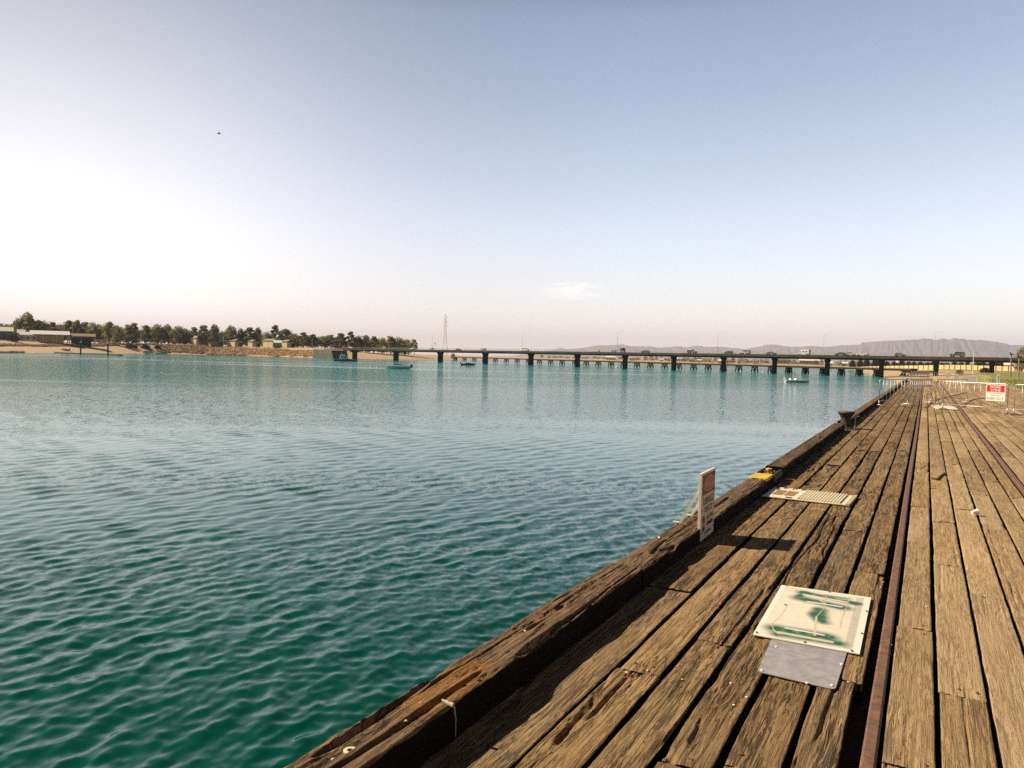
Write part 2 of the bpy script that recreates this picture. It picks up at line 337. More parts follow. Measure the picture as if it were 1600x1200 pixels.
# far hills (real distance; the haze in between does the fading)
RIDGE = [(700, 556), (800, 556), (852, 548), (867, 545.6), (875, 542.8), (884, 545.4), (892, 545), (905, 543.6), (918, 541.8), (926, 539.4), (934, 538.6), (948, 539.4), (960, 538.2), (972, 537.6), (980, 538.8), (988, 540.4), (1004, 540.2), (1016, 541.2), (1030, 542.4), (1044, 541.6), (1058, 540.4), (1072, 542), (1080, 540.6), (1088, 539.4), (1100, 541.6), (1120, 541.2), (1140, 542.4), (1164, 544.8), (1180, 542), (1197, 538), (1210, 537.2), (1228, 540.6), (1240, 541), (1252, 541.5), (1267, 539.5), (1286, 541.4), (1300, 540), (1311, 539), (1330, 538.2), (1341, 537.2), (1346, 534), (1367, 532.5), (1393, 531), (1421, 530), (1441, 528), (1452, 528), (1459, 530.8), (1466, 529), (1473, 527.6), (1481, 530), (1489, 526.8), (1511, 529.3), (1527, 530), (1551, 532.5), (1567, 535), (1580, 538.2), (1600, 538), (1680, 534), (1760, 540), (1900, 536), (2100, 550)]
rx = np.arange(700, 2100, 1.6); ry = np.interp(rx, *np.array(RIDGE).T) - (fbm(rx/9, rx*0, 21, 4)-0.5)*1.3
rows = 34; HD = 15000.0; VV = np.zeros((rows, len(rx), 3))
for j in range(rows):
    t = j/(rows-1); depth = HD - 3600*(1-t) if t < 0.8 else HD - 3600*0.2 + (t-0.8)*9000
    prof = (t/0.8)**1.25 if t < 0.8 else max(0, 1-(t-0.8)*3.0)
    dcr = HD-720
    for_z = np.maximum(0, (hy(rx)-ry)*dcr/F)
    wob = rx + 26*(fbm(rx/40, rx*0+t*2.0, 33, 3)-0.5)*(1 - prof)
    gul = 1 - np.abs(vn(wob/11.0+t*2.4, t*1.6+rx*0, 41)*2-1)*0.34*4*prof*(1-prof) - 0.16*4*prof*(1-prof)*np.abs(vn(wob/4.0-t*3.5, t*3+rx*0, 43)*2-1)
    for i, x in enumerate(rx):
        p = CAM + ray(x, hy(x))*depth; VV[j, i] = (p[0], p[1], 0)
    VV[j, :, 2] = -4 + (for_z+H+4)*prof*np.where(t < 0.8, gul, 1)
setting(np_obj("hills", np_mesh("hills", VV.reshape(-1, 3), grid_faces(len(rx), rows), mat("hill rock", (0.100, 0.072, 0.080), 0.95, 0.3, 0.003, col2=(0.125, 0.090, 0.088)), smooth=False)), "long mauve range of far hills")

# the air between
hm, nt, b = nodes("haze air"); nt.nodes.remove(b)
pv = N(nt, "ShaderNodeVolumePrincipled"); pv.inputs["Color"].default_value = (*HAZE_COL, 1); pv.inputs["Density"].default_value = HAZE_D; pv.inputs["Anisotropy"].default_value = 0.0
L(nt, pv.outputs[0], nt.nodes["Material Output"].inputs["Volume"])
hz = MB().box((0, 0, 320), (44000, 44000, 653.2)).build("haze", hm); hz["kind"] = "stuff"; hz["label"] = "pale haze over the gulf"
# ------------------------------------------------------------------ weathered timber
def timber(name, stops, dark, rough_amt, lichen=None):
    mt, nt, b = nodes(name)
    a = N(nt, "ShaderNodeAttribute", attribute_name="grain"); t = N(nt, "ShaderNodeAttribute", attribute_name="tone")
    V = a.outputs["Vector"]
    def noise(sc, det=5.0, ro=0.6, dist=0.0):
        mp = N(nt, "ShaderNodeMapping"); mp.inputs["Scale"].default_value = sc; L(nt, V, mp.inputs[0])
        n = N(nt, "ShaderNodeTexNoise", i_Scale=1.0, i_Detail=det, i_Roughness=ro, i_Distortion=dist); L(nt, mp.outputs[0], n.inputs[0]); return n.outputs[0]
    fib = noise((190, 3.2, 1), 6, 0.72, 0.4); mid = noise((60, 2.4, 1), 5, 0.65, 0.9); big = noise((5, 1.4, 1), 5, 0.6); spot = noise((46, 38, 1), 3, 0.6)
    cross = noise((16, 10, 5), 6, 0.75); gritty = noise((260, 45, 2), 4, 0.7)
    f = math_(nt, "ADD", math_(nt, "MULTIPLY", fib, 0.40), math_(nt, "ADD", math_(nt, "MULTIPLY", mid, 0.20), math_(nt, "ADD", math_(nt, "MULTIPLY", big, 0.18), math_(nt, "ADD", math_(nt, "MULTIPLY", cross, 0.08), math_(nt, "MULTIPLY", gritty, 0.20)))))
    f = math_(nt, "ADD", f, math_(nt, "MULTIPLY", math_(nt, "SUBTRACT", t.outputs["Fac"], 0.5), 0.24))
    c = ramp(nt, f, stops)
    def checks(sc, thr, wid, z):                                           # dirt-filled weather checks along the grain
        n = noise((sc[0], sc[1], z), 2, 0.5, 0.8); gate = ramp(nt, noise((sc[0]*0.45, sc[1]*1.5, z+2), 2, 0.5), [(thr, (0, 0, 0)), (thr+0.05, (1, 1, 1))])
        return math_(nt, "MULTIPLY", ramp(nt, math_(nt, "ABSOLUTE", math_(nt, "SUBTRACT", n, 0.5)), [(0.0, (1, 1, 1)), (wid*0.55, (1, 1, 1)), (wid, (0, 0, 0))]), gate)
    zone = ramp(nt, noise((6, 0.8, 2), 3, 0.5), [(0.36, (0.30, 0.30, 0.30)), (0.56, (1, 1, 1))])
    chk = math_(nt, "MULTIPLY", math_(nt, "MAXIMUM", checks((36, 1.3), 0.44, 0.042, 3), checks((78, 3.4), 0.45, 0.056, 7)), zone)
    smooth_ = ramp(nt, t.outputs["Fac"], [(0.40, (1, 1, 1)), (0.95, (0.35, 0.35, 0.35))])              # the sounder boards have fewer checks
    chk = math_(nt, "MULTIPLY", chk, smooth_)
    c = mixc(nt, math_(nt, "MULTIPLY", chk, dark), c, (0.012, 0.008, 0.005))
    c = mixc(nt, ramp(nt, spot, [(0.72, (0, 0, 0)), (0.78, (0.5, 0.5, 0.5))]), c, (0.38, 0.30, 0.20))
    gy = N(nt, "ShaderNodeSeparateXYZ"); L(nt, V, gy.inputs[0]); gw = N(nt, "ShaderNodeTexWhiteNoise", noise_dimensions="1D"); L(nt, gy.outputs["Z"], gw.inputs["W"])
    c = mixc(nt, math_(nt, "MULTIPLY", gw.outputs["Value"], 0.22), c, mixc(nt, 1.0, ramp(nt, f, [(0.38, (0.10, 0.085, 0.065)), (0.72, (0.40, 0.35, 0.28))]), (1, 1, 1), "MULTIPLY"))   # some boards have greyed more
    if lichen is not None:
        ds = N(nt, "ShaderNodeVectorMath", operation="DISTANCE"); mpl = N(nt, "ShaderNodeMapping"); mpl.inputs["Scale"].default_value = (3.2, 1, 0); L(nt, V, mpl.inputs[0]); L(nt, mpl.outputs[0], ds.inputs[0]); ds.inputs[1].default_value = (lichen[0]*3.2, lichen[1], 0)
        lf = math_(nt, "MULTIPLY", math_(nt, "SUBTRACT", 1.0, math_(nt, "DIVIDE", ds.outputs["Value"], 0.42), True), ramp(nt, cross, [(0.42, (0, 0, 0)), (0.56, (2, 2, 2))]))
        c = mixc(nt, math_(nt, "MINIMUM", lf, 0.5), c, (0.40, 0.18, 0.035))
    c = mixc(nt, math_(nt, "LESS_THAN", t.outputs["Fac"], -0.5), c, (0.016, 0.012, 0.008))          # board and kerb sides: shade of the gaps painted in as near-black
    L(nt, c, b.inputs["Base Color"]); b.inputs["Roughness"].default_value = 0.9; b.inputs["Specular IOR Level"].default_value = 0.10
    hgt = math_(nt, "SUBTRACT", math_(nt, "ADD", math_(nt, "MULTIPLY", fib, 0.9), math_(nt, "ADD", math_(nt, "MULTIPLY", mid, 0.9), math_(nt, "MULTIPLY", gritty, 0.35))), math_(nt, "MULTIPLY", chk, 1.3))
    bp = N(nt, "ShaderNodeBump", i_Strength=rough_amt, i_Distance=0.007); L(nt, hgt, bp.inputs["Height"]); L(nt, bp.outputs[0], b.inputs["Normal"])
    return mt
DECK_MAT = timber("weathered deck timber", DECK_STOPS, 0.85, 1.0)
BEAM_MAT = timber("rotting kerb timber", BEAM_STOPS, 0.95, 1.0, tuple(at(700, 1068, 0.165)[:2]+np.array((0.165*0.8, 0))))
UNDER = mat("tarred and gap-shade timber", (0.022, 0.016, 0.011), 0.95, 0.4, 3.0)
RUST = mat("rusted steel rail", (0.135, 0.066, 0.040), 0.75, 0.3, 24.0, 0.0, 0.002, (0.18, 0.092, 0.055))
GALV = mat("galvanised steel", (0.60, 0.60, 0.57), 0.42, 0.15, 30.0, 0.55)
CREAM = mat("weathered cream paint", (0.72, 0.66, 0.50), 0.6, 0.12, 14.0)
IRON = mat("rusty iron", (0.17, 0.075, 0.035), 0.85, 0.5, 30.0, 0.0, 0.004)
CAST = mat("dark cast iron", (0.045, 0.040, 0.034), 0.7, 0.4, 9.0, 0.0, 0.004)
WHITE = mat("white paint", (0.80, 0.79, 0.75), 0.45, 0.06, 6.0)
BLACK = mat("black lettering", (0.012, 0.012, 0.014), 0.6, 0.1)

class Strip:                                   # gathers grids of boards into one mesh
    def __init__(s): s.V = []; s.Q = []; s.G = []; s.T = []; s.n = 0
    def grid(s, P, G, T):
        nv, nu = P.shape[:2]; s.V.append(P.reshape(-1, 3)); s.G.append(G.reshape(-1, 3)); s.T.append(np.full(nu*nv, T) if np.isscalar(T) else T.reshape(-1))
        s.Q.append(grid_faces(nu, nv, s.n)); s.n += nu*nv
    def mesh(s, name, mt):
        return np_mesh(name, np.concatenate(s.V), np.concatenate(s.Q), mt, {"grain": ("FLOAT_VECTOR", np.concatenate(s.G)), "tone": ("FLOAT", np.concatenate(s.T))})
def relief(U, Vv, sd, hard, rotk=1.0):                   # U, Vv in metres across / along; depth of checks, splits, rot
    wv = 0.02*(fbm(Vv*0.9, U*3, sd+3, 3)-0.5)*2
    u = U+wv
    c1 = np.abs(vn(u*15, Vv*0.75, sd)-0.5)*2; m1 = np.clip((vn(U*3.5+4, Vv*0.55, sd+5)-0.45)*5, 0, 1)
    c2 = np.abs(vn(u*34, Vv*1.7, sd+9)-0.5)*2; m2 = np.clip((fbm(U*5, Vv*0.9, sd+6, 2)-0.42)*6, 0, 1)
    h = -0.018*hard*np.clip(1-c1/0.18, 0, 1)**0.6*m1 - 0.007*hard*np.clip(1-c2/0.22, 0, 1)*m2
    rot = np.clip((fbm(U*13, Vv*3.2, sd+12, 3)-0.64)*9, 0, 1)
    h -= 0.016*hard*rotk*rot*np.clip((vn(U*2, Vv*0.4, sd+14)-0.5)*4, 0, 1)
    if rotk < 1: h -= 0.006*np.clip(1-np.abs(vn(u*62, Vv*2.2, sd+21)-0.5)*2/0.35, 0, 1)*np.clip((vn(U*9, Vv*1.2, sd+23)-0.3)*4, 0, 1)
    h += 0.0035*hard*(fbm(U*48, Vv*2.6, sd+15, 3)-0.5) + 0.005*(fbm(U*3, Vv*0.8, sd+16, 2)-0.5)
    return h
deck = Strip()
def plank(x0, x1, y0, y1, sd, tone, hard, z0, tilt, gl=0.016, gr=0.016):
    xa, xb = x0+gl, x1-gr; w = xb-xa
    du, dv = (0.0045, 0.016) if y0 < 6.2 else ((0.009, 0.035) if y0 < 13 else ((0.03, 0.12) if y0 < 28 else (0.08, 0.6)))
    if xa > 2.4 and y0 < 13: du, dv = 0.012, 0.05
    nu = max(3, int(w/du)); nv = max(3, int((y1-y0)/dv))
    us = np.linspace(0, 1, nu); ys = np.linspace(y0+0.004, y1-0.004, nv)
    UU, YY = np.meshgrid(us, ys)
    ej = 0.0065*hard
    el = ej*(fbm(ys*3.1, ys*0+sd, 71, 4)-0.45)*2.2; er = ej*(fbm(ys*3.1+40, ys*0+sd, 72, 4)-0.45)*2.2
    end = np.minimum(YY-y0, y1-YY)
    X = xa+el[:, None] + UU*(w-(el+er)[:, None])
    em = np.minimum(UU, 1-UU)*w
    Z = z0 + tilt*(UU-0.5) + (relief(X, YY, sd, hard) if y0 < 28 else 0) - 0.005*np.clip(1-em/0.007, 0, 1)**2 - 0.008*np.clip(1-end/0.03, 0, 1)**2*(0.4+1.2*vn(X*30, YY*0, sd+77))
    lim = 0.02*hard*(fbm(X*22, YY*0, sd+80, 3)-0.3)          # ragged butt ends
    YY = np.where(YY < y0+0.06, YY+np.maximum(lim, 0), YY)
    P = np.stack([X, YY, Z], -1)
    def put(A, tn): deck.grid(A, np.stack([A[..., 0]+(A[..., 2]+0.11)*0.3, A[..., 1], np.full(A.shape[:2], sd*3.17)], -1), tn)
    put(P, tone)
    for E in (P[:, [0]], P[:, [-1]], P[[0]].transpose(1, 0, 2), P[[-1]].transpose(1, 0, 2)):
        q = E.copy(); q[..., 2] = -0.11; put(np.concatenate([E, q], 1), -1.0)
wharf = thing("wharf", "long weathered plank wharf with rail tracks set in its deck and a heavy kerb timber", "wharf", (0, 0, 0))
YEND = 104.0; SPIKES = []
cols = [(-2.06, -1.452), (-1.452, -1.19), (-1.19, -0.95), (-0.95, -0.71), (-0.71, -0.46), (-0.46, -0.222), (-0.118, 0.11), (0.11, 0.345), (0.345, 0.58), (0.58, 0.81), (0.81, 1.02), (1.02, 1.20)]
xx = 1.315
while xx < 6.75: cols.append((xx, xx+0.245)); xx += 0.245
def Y(x, y): return float(at(x, y)[1])
fixed = {1: [Y(985, 1045)], 3: [Y(1165, 905), Y(1260, 800)], 2: [Y(1050, 990)], 4: [Y(1300, 825)], 5: [Y(1344, 1066), Y(1380, 805)], 6: [Y(1430, 981), Y(1436, 791), Y(1440, 720)], 7: [Y(1500, 1086), Y(1475, 815), Y(1464, 732)], 8: [Y(1500, 795), Y(1482, 724)], 9: [Y(1545, 826), Y(1508, 737)]}
for ci, (x0, x1) in enumerate(cols):
    rg = random.Random(300+ci); js = [0.9]
    fx = sorted(fixed.get(ci, []))
    for v in fx:
        while v - js[-1] > 4.6: js.append(js[-1]+rg.uniform(2.2, 3.4))
        js.append(v)
    while js[-1] < YEND-2: js.append(js[-1]+rg.choice((1.8, 2.4, 3.0, 3.6, 4.8))*rg.uniform(0.9, 1.1))
    js.append(YEND)
    for k in range(len(js)-1):
        hard = rg.choice((0.5, 0.75, 1.0, 1.35)) if ci < 6 else rg.choice((0.22, 0.35, 0.5, 0.8))
        tone = rg.uniform(0.25, 0.6) if ci < 6 else rg.uniform(0.65, 1.15)
        gl = 0.010+rg.uniform(0, 0.009) if ci < 7 else 0.007+rg.uniform(0, 0.006)
        if x0 > 1.5: gl *= 0.6
        cut = js[k]
        gr = gl if not (ci == 5 and cut < Y(1344, 1066)-0.05) else 0.05
        SPIKES += [(x0+(x1-x0)*rg.uniform(.2, .8), yy_, rg.uniform(0.007, 0.011)) for yy_ in (cut+rg.uniform(.06, .12), js[k+1]-rg.uniform(.06, .12)) for _ in range(2) if 2.5 < yy_ < 12 and x0 < 2]
        plank(x0, x1, cut, js[k+1], 17*ci+k*5+3, tone, hard, rg.uniform(-0.006, 0.004), rg.uniform(-0.008, 0.008), gl, gr)
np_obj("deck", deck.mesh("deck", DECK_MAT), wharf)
for sx_, sy_, sr_ in sorted(SPIKES, key=lambda q: q[1])[:90]:
    if -0.95 < sx_ < -0.25 and 4.2 < sy_ < 6.15: continue
    MB().lathe([(sr_, -0.03), (sr_, 0.002), (sr_*0.6, 0.005)], 8, (sx_, sy_, 0.0)).build("spike_head", IRON, wharf)
# under the boards: dark sheet added to blacken the gaps, on crossheads and piles
mb = MB().box((2.4, 51.5, -0.17), (9.0, 104.9, 0.10)); mb.build("dark_gap_sheet", UNDER, wharf)
for k in range(13):
    MB().box((2.4, 2+8*k, -0.40), (8.8, 0.35, 0.34)).build("crosshead", UNDER, wharf)
for k in range(13):
    for px in (-1.5, 2.4, 6.3):
        MB().tube([(px, 2+8*k, -5.4), (px, 2+8*k, -0.58)], 0.18, 10).build("pile", UNDER, wharf)
# kerb timbers
def kerb(y0, y1, sd, tone, dz=0.0, x0=-2.045, x1=-1.79, hard=1.7, drop=None):
    st = Strip(); du, dv = (0.005, 0.010) if y0 < 8.5 else ((0.012, 0.03) if y0 < 23 else (0.05, 0.3))
    nu = int((x1-x0)/du); nv = int((y1-y0)/dv); ys = np.linspace(y0, y1, nv); us = np.linspace(0, 1, nu); UU, YY = np.meshgrid(us, ys)
    wob = lambda s: 0.014*(fbm(ys*1.3, ys*0+s, sd+s, 4)-0.5) + 0.012*(fbm(ys*9, ys*0+s, sd+s+5, 3)-0.5)
    a, e = x0+wob(1), x1+wob(2)
    X = a[:, None]+UU*(e-a)[:, None]; em = np.minimum(UU, 1-UU)*(x1-x0)
    Z = 0.165+dz + relief(X, YY, sd, hard, 0.3) - 0.014*np.clip(1-em/0.022, 0, 1)**2*(0.3+1.4*fbm(YY*5, UU*3, sd+8, 3)) + 0.006*(fbm(YY*1.1, UU*2, sd+30, 3)-0.5)
    if y0 < 6: Z -= 0.018*np.exp(-((X+1.93)/0.016)**2)*np.clip((vn(YY*2.2, X*0, sd+50)-0.5)*5, 0, 1)
    P = np.stack([X, YY, Z], -1)
    def put(A, tn=tone): st.grid(A, np.stack([A[..., 0]+A[..., 2]*0.8, A[..., 1], np.full(A.shape[:2], sd*2.3)], -1), tn)
    put(P)
    for E, dx, zb in ((P[:, [0]], 0, -0.45), (P[:, [-1]], 0.004, -0.12), (P[[0]].transpose(1, 0, 2), 0, -0.3), (P[[-1]].transpose(1, 0, 2), 0, -0.3)):
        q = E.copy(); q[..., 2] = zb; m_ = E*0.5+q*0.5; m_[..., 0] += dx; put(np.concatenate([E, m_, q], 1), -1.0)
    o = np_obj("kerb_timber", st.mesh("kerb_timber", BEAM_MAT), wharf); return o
ys1 = Y(1003, 885)
kerb(0.8, 5.42, 901, 0.55); kerb(5.43, 11.02, 915, 0.50, -0.014); kerb(11.75, 21.4, 921, 0.35, 0.006); kerb(11.02, 11.75, 927, 0.3, -0.10)
kerb(22.2, 48.0, 933, 0.6, 0.01, hard=1.0); kerb(48.05, 103.9, 941, 0.5, -0.01, hard=1.0)
# rails: flush rails in their slots
def rail_mb(pts, wd=0.062, top=0.012):
    mb = MB(); P = [Vector((*p, 0)) for p in pts]; V = []; n = len(P)
    for i, p in enumerate(P):
        t = (P[min(i+1, n-1)]-P[max(i-1, 0)]).normalized(); s = Vector((t.y, -t.x, 0))
        for a, z in ((-wd/2, -0.115), (-wd/2, top-0.008), (-wd/2+0.010, top), (wd/2-0.010, top), (wd/2, top-0.008), (wd/2, -0.115)): V.append(p+s*a+Vector((0, 0, z)))
    mb.add(V, [(i*6+j, i*6+j+1, i*6+6+j+1, i*6+6+j) for i in range(n-1) for j in range(5)] + [tuple(range(6)), tuple((n-1)*6+5-j for j in range(6))]); return mb
rail_mb([(-0.16+0.004*math.sin(y*0.35), y) for y in np.arange(0.9, YEND, 1.0)]).build("rail", RUST, wharf)
rail_mb([(1.262, y) for y in (0.9, 30, 60, YEND)]).build("rail", RUST, wharf)
def curve_rail(pp):
    P = [at(*p)[:2] for p in pp]; out = []
    for i in range(len(P)-1):
        for k in range(6): out.append(tuple(P[i]+(P[i+1]-P[i])*k/6))
    out.append(tuple(P[-1]))
    o = rail_mb(out, 0.11, 0.022); return o
curve_rail([(1446, 637.5), (1452, 632), (1460, 626.5), (1472, 622), (1490, 618), (1510, 613.5)]).build("rail", IRON, wharf)
curve_rail([(1505, 637), (1507, 632), (1512, 628), (1519, 625), (1528, 623), (1540, 621.8)]).build("rail", IRON, wharf)

# ------------------------------------------------------------------ things lying on or fixed to the wharf near by
# danger sign on the kerb
sx, sy0, sy1 = -1.785, 7.06, 7.56; sm = (sy0+sy1)/2; SW = sy1-sy0; SH = 0.635
sg = thing("danger_sign", "upright white warning sign with a red DANGER oval, braced on the kerb timber", "sign", (sx, sm, 0.02))
mb = MB().box((0, 0, SH/2), (0.006, SW-0.02, SH-0.02)); pnl = mb.build("panel", mat("sign white", (0.74, 0.68, 0.60), 0.5, 0.12, 9.0), sg)
mb = MB()
for s in (-1, 1): mb.box((-0.013, s*(SW/2-0.012), SH/2), (0.030, 0.024, SH))
mb.box((-0.013, 0, SH-0.012), (0.030, SW-0.05, 0.024)); mb.box((-0.013, 0, 0.012), (0.028, SW-0.05, 0.024)); mb.build("frame", CREAM, sg, bevel=0.003)
mb = MB().box((0.0045, 0, SH-0.115), (0.003, SW-0.05, 0.185)); hdr = mb.build("header", mat("faded black paint", (0.13, 0.075, 0.055), 0.6, 0.25, 12.0), sg)
mb = MB()
ov = [(0.215*math.cos(a), 0.074*math.sin(a)) for a in np.linspace(0, 2*PI, 40, endpoint=False)]
mb.prism([(y, SH-0.115+z) for y, z in ov], 0.0062, 0.0078, "X", 0); mb.prism([(y*0.93, SH-0.115+z*0.88) for y, z in ov], 0.0080, 0.0092, "X", 1)
put_text(mb, "DANGER", 0.30, 0.062, lambda x, y: (0.0098, x, SH-0.115+y), 0)
mb.build("danger_oval", [mat("faded white letters", (0.74, 0.52, 0.44), 0.6, 0.1), mat("faded red", (0.46, 0.17, 0.13), 0.6, 0.15, 20.0)], hdr)
mb = MB(); put_text(mb, "SUBMERGED", 0.40, 0.070, lambda x, y: (0.0045, x, SH-0.272+y)); mb.build("lettering", BLACK, pnl)
mb = MB(); put_text(mb, "OBJECTS", 0.31, 0.070, lambda x, y: (0.0045, x, SH-0.362+y))
mb.build("lettering", BLACK, pnl); mb = MB(); put_text(mb, "NO DIVING", 0.24, 0.042, lambda x, y: (0.0045, x+0.075, SH-0.438+y))
mb.build("lettering", BLACK, pnl); mb = MB()
rg = random.Random(4)
for k in range(11): mb.box((0.0045, -0.03+k*0.021, SH-0.500), (0.001, 0.013, rg.uniform(0.026, 0.036)))
mb.build("worn_lettering", BLACK, pnl); mb = MB()
for k in range(13): mb.box((0.0045, -0.10+k*0.017, SH-0.575), (0.001, 0.010, rg.uniform(0.014, 0.022)))
mb.build("worn_lettering", BLACK, pnl)
mb = MB()
for zc in (SH-0.445, SH-0.525):
    ring = [(0.034*math.cos(a), 0.034*math.sin(a)) for a in np.linspace(0, 2*PI, 24, endpoint=False)]
    mb.tube([(0.005, -0.165+y, zc+z) for y, z in ring+ring[:1]], 0.0035, 5, caps=False); mb.tube([(0.005, -0.188, zc+0.022), (0.005, -0.142, zc-0.022)], 0.003, 5)
    mb.tube([(0.005, -0.165, zc-0.016), (0.005, -0.160, zc+0.012)], 0.006, 5)
mb.build("no_diving_symbol", mat("dark red print", (0.16, 0.05, 0.04), 0.6, 0.1), pnl)
for dy in (-0.20, 0.20):
    mb = MB(); mb.box((-0.115, dy, 0.32), (0.022, 0.030, 0.42), tilt=Matrix.Rotation(math.radians(28), 3, "Y")); mb.box((-0.235, dy, 0.150), (0.085, 0.034, 0.008)); mb.build("brace", CREAM, sg)
for s in (-1, 1):
    for z in (0.07, SH*0.45, SH-0.225, SH-0.03): MB().tube([(0.003, s*(SW/2-0.03), z), (0.008, s*(SW/2-0.03), z)], 0.006, 8).build("screw", CAST, sg)

# painted board: white sheet with green spray round stencil strips
bc = np.array([at(1221, 917), at(1361, 937), at(1343, 1026), at(1176, 995)])
bTL, bTR, bBR, bBL = bc; nu, nv = 150, 260
sU, sV = np.meshgrid(np.linspace(0, 1, nu), np.linspace(0, 1, nv))
PB = bTL*(1-sU[..., None])*(1-sV[..., None]) + bTR*sU[..., None]*(1-sV[..., None]) + bBR*(sU*sV)[..., None] + bBL*((1-sU)*sV)[..., None]
def bl(x, y):                                   # detail-crop pixel -> board coordinates (metres on the deck)
    return at(1100+x/4.444, 860+y/4.444)[:2]
def seg(a, b_):
    a, b_ = np.array(a), np.array(b_); d = b_-a; t = np.clip(((PB[..., 0]-a[0])*d[0]+(PB[..., 1]-a[1])*d[1])/(d@d), 0, 1)
    return np.hypot(PB[..., 0]-a[0]-t*d[0], PB[..., 1]-a[1]-t*d[1]), t
fz = fbm(PB[..., 0]*26, PB[..., 1]*26, 3, 4)
white = np.array((0.80, 0.77, 0.66)); pink = np.array((0.76, 0.67, 0.54)); green = np.array((0.010, 0.105, 0.040))
edge_ = np.minimum(np.minimum(sU, 1-sU)*0.62, np.minimum(sV, 1-sV)*1.2)
inn = np.clip((edge_-0.028-0.012*(sU > 0.5))/0.006, 0, 1); colr = white*(1-inn[..., None]) + pink*inn[..., None]*(0.90+0.2*fz[..., None])
rb = np.clip((sU-0.845)/0.01, 0, 1)*np.clip((0.935-sU)/0.005, 0, 1)*inn; colr = colr*(1-0.28*rb[..., None])
def spray(a, b_, core, soft, amt):
    global colr
    d, t = seg(bl(*a), bl(*b_)); w = amt*np.clip(1-(d-core*1.15)/(soft*1.15), 0, 1)**1.4*(0.6+0.75*fz)
    w = np.clip(w, 0, 1)[..., None]; colr = colr*(1-w) + green*w
def strip(a, b_, hw, c=(0.70, 0.62, 0.48)):
    global colr
    d, t = seg(bl(*a), bl(*b_)); w = np.clip((hw-d)/0.003, 0, 1)[..., None]; colr = colr*(1-w)+np.array(c)*w
for s in (((680, 305), (1040, 385), 0.015, 0.05, 0.95), ((670, 350), (960, 415), 0.03, 0.06, 1.0), ((700, 305), (660, 335), 0.01, 0.035, 1.0), ((1000, 375), (1060, 385), 0.02, 0.03, 1.0), ((500, 560), (850, 620), 0.03, 0.07, 1.0), ((520, 600), (930, 665), 0.02, 0.06, 0.95), ((800, 430), (770, 470), 0.012, 0.055, 0.9), ((770, 460), (785, 500), 0.01, 0.05, 0.8), ((812, 430), (806, 480), 0.016, 0.05, 1.0), ((806, 480), (830, 520), 0.014, 0.05, 0.95), ((880, 660), (940, 668), 0.01, 0.03, 1.0), ((850, 330), (1000, 352), 0.006, 0.03, 0.8)): spray(*s)
strip((695, 322), (990, 376), 0.016); strip((720, 374), (950, 410), 0.013, (0.75, 0.72, 0.66)); strip((570, 558), (825, 607), 0.013, (0.75, 0.72, 0.66)); strip((520, 588), (880, 655), 0.020, (0.58, 0.55, 0.38))
for pl in (((848, 330), (835, 420), (780, 480), (768, 610)), ((582, 400), (540, 465), (470, 530), (482, 570), (515, 595)), ((1010, 340), (985, 420), (955, 500), (946, 560)), ((560, 270), (640, 280), (660, 300)), ((800, 360), (840, 390))):
    for i in range(len(pl)-1): strip(pl[i], pl[i+1], 0.0045, (0.52, 0.40, 0.22))
    strip(pl[-2], pl[-1], 0.008, (0.62, 0.50, 0.32))
PB[..., 2] = 0.016 + 0.004*np.sin(sU*3)*np.sin(sV*3)
top = PB.reshape(-1, 3); bot = top.copy(); bot[:, 2] -= 0.006
mt, nt, b = nodes("painted sheet"); a = N(nt, "ShaderNodeAttribute", attribute_name="paint"); gz = N(nt, "ShaderNodeTexNoise", i_Scale=60.0, i_Detail=4.0); tcn = N(nt, "ShaderNodeTexCoord"); L(nt, tcn.outputs["Object"], gz.inputs[0])
L(nt, mixc(nt, 0.25, a.outputs["Color"], mixc(nt, 1.0, a.outputs["Color"], ramp(nt, gz.outputs[0], [(0.3, (0.6, 0.55, 0.5)), (0.7, (1.1, 1.1, 1.1))]), "MULTIPLY")), b.inputs["Base Color"]); b.inputs["Roughness"].default_value = 0.5
Qt = grid_faces(nu, nv); rim = np.concatenate([np.arange(nu), np.arange(1, nv)*nu+nu-1, (nv-1)*nu+np.arange(nu-2, -1, -1), np.arange(nv-2, 0, -1)*nu])
Qr = np.stack([rim, rim+nu*nv, np.roll(rim, -1)+nu*nv, np.roll(rim, -1)], -1)
cc = np.concatenate([colr.reshape(-1, 3)]*2); cc = np.concatenate([cc, np.ones((len(cc), 1))], 1)
bd = np_obj("painted_board", np_mesh("painted_board", np.concatenate([top, bot]), np.concatenate([Qt, Qr]), mt, {"paint": ("FLOAT_COLOR", cc)}, smooth=False))
tag(bd, "white painted sheet with green spray marks lying on the planks beside the near rail", "board")
for u, v in ((0.03, 0.97), (0.5, 0.985), (0.93, 0.985), (0.985, 0.7), (0.985, 0.3), (0.55, 0.015), (0.06, 0.01), (0.16, 0.42)):
    p = bTL*(1-u)*(1-v)+bTR*u*(1-v)+bBR*u*v+bBL*(1-u)*v; MB().lathe([(0.007, 0.0), (0.007, 0.004), (0.004, 0.006)], 8, (p[0], p[1], 0.019)).build("nail", CAST, bd)
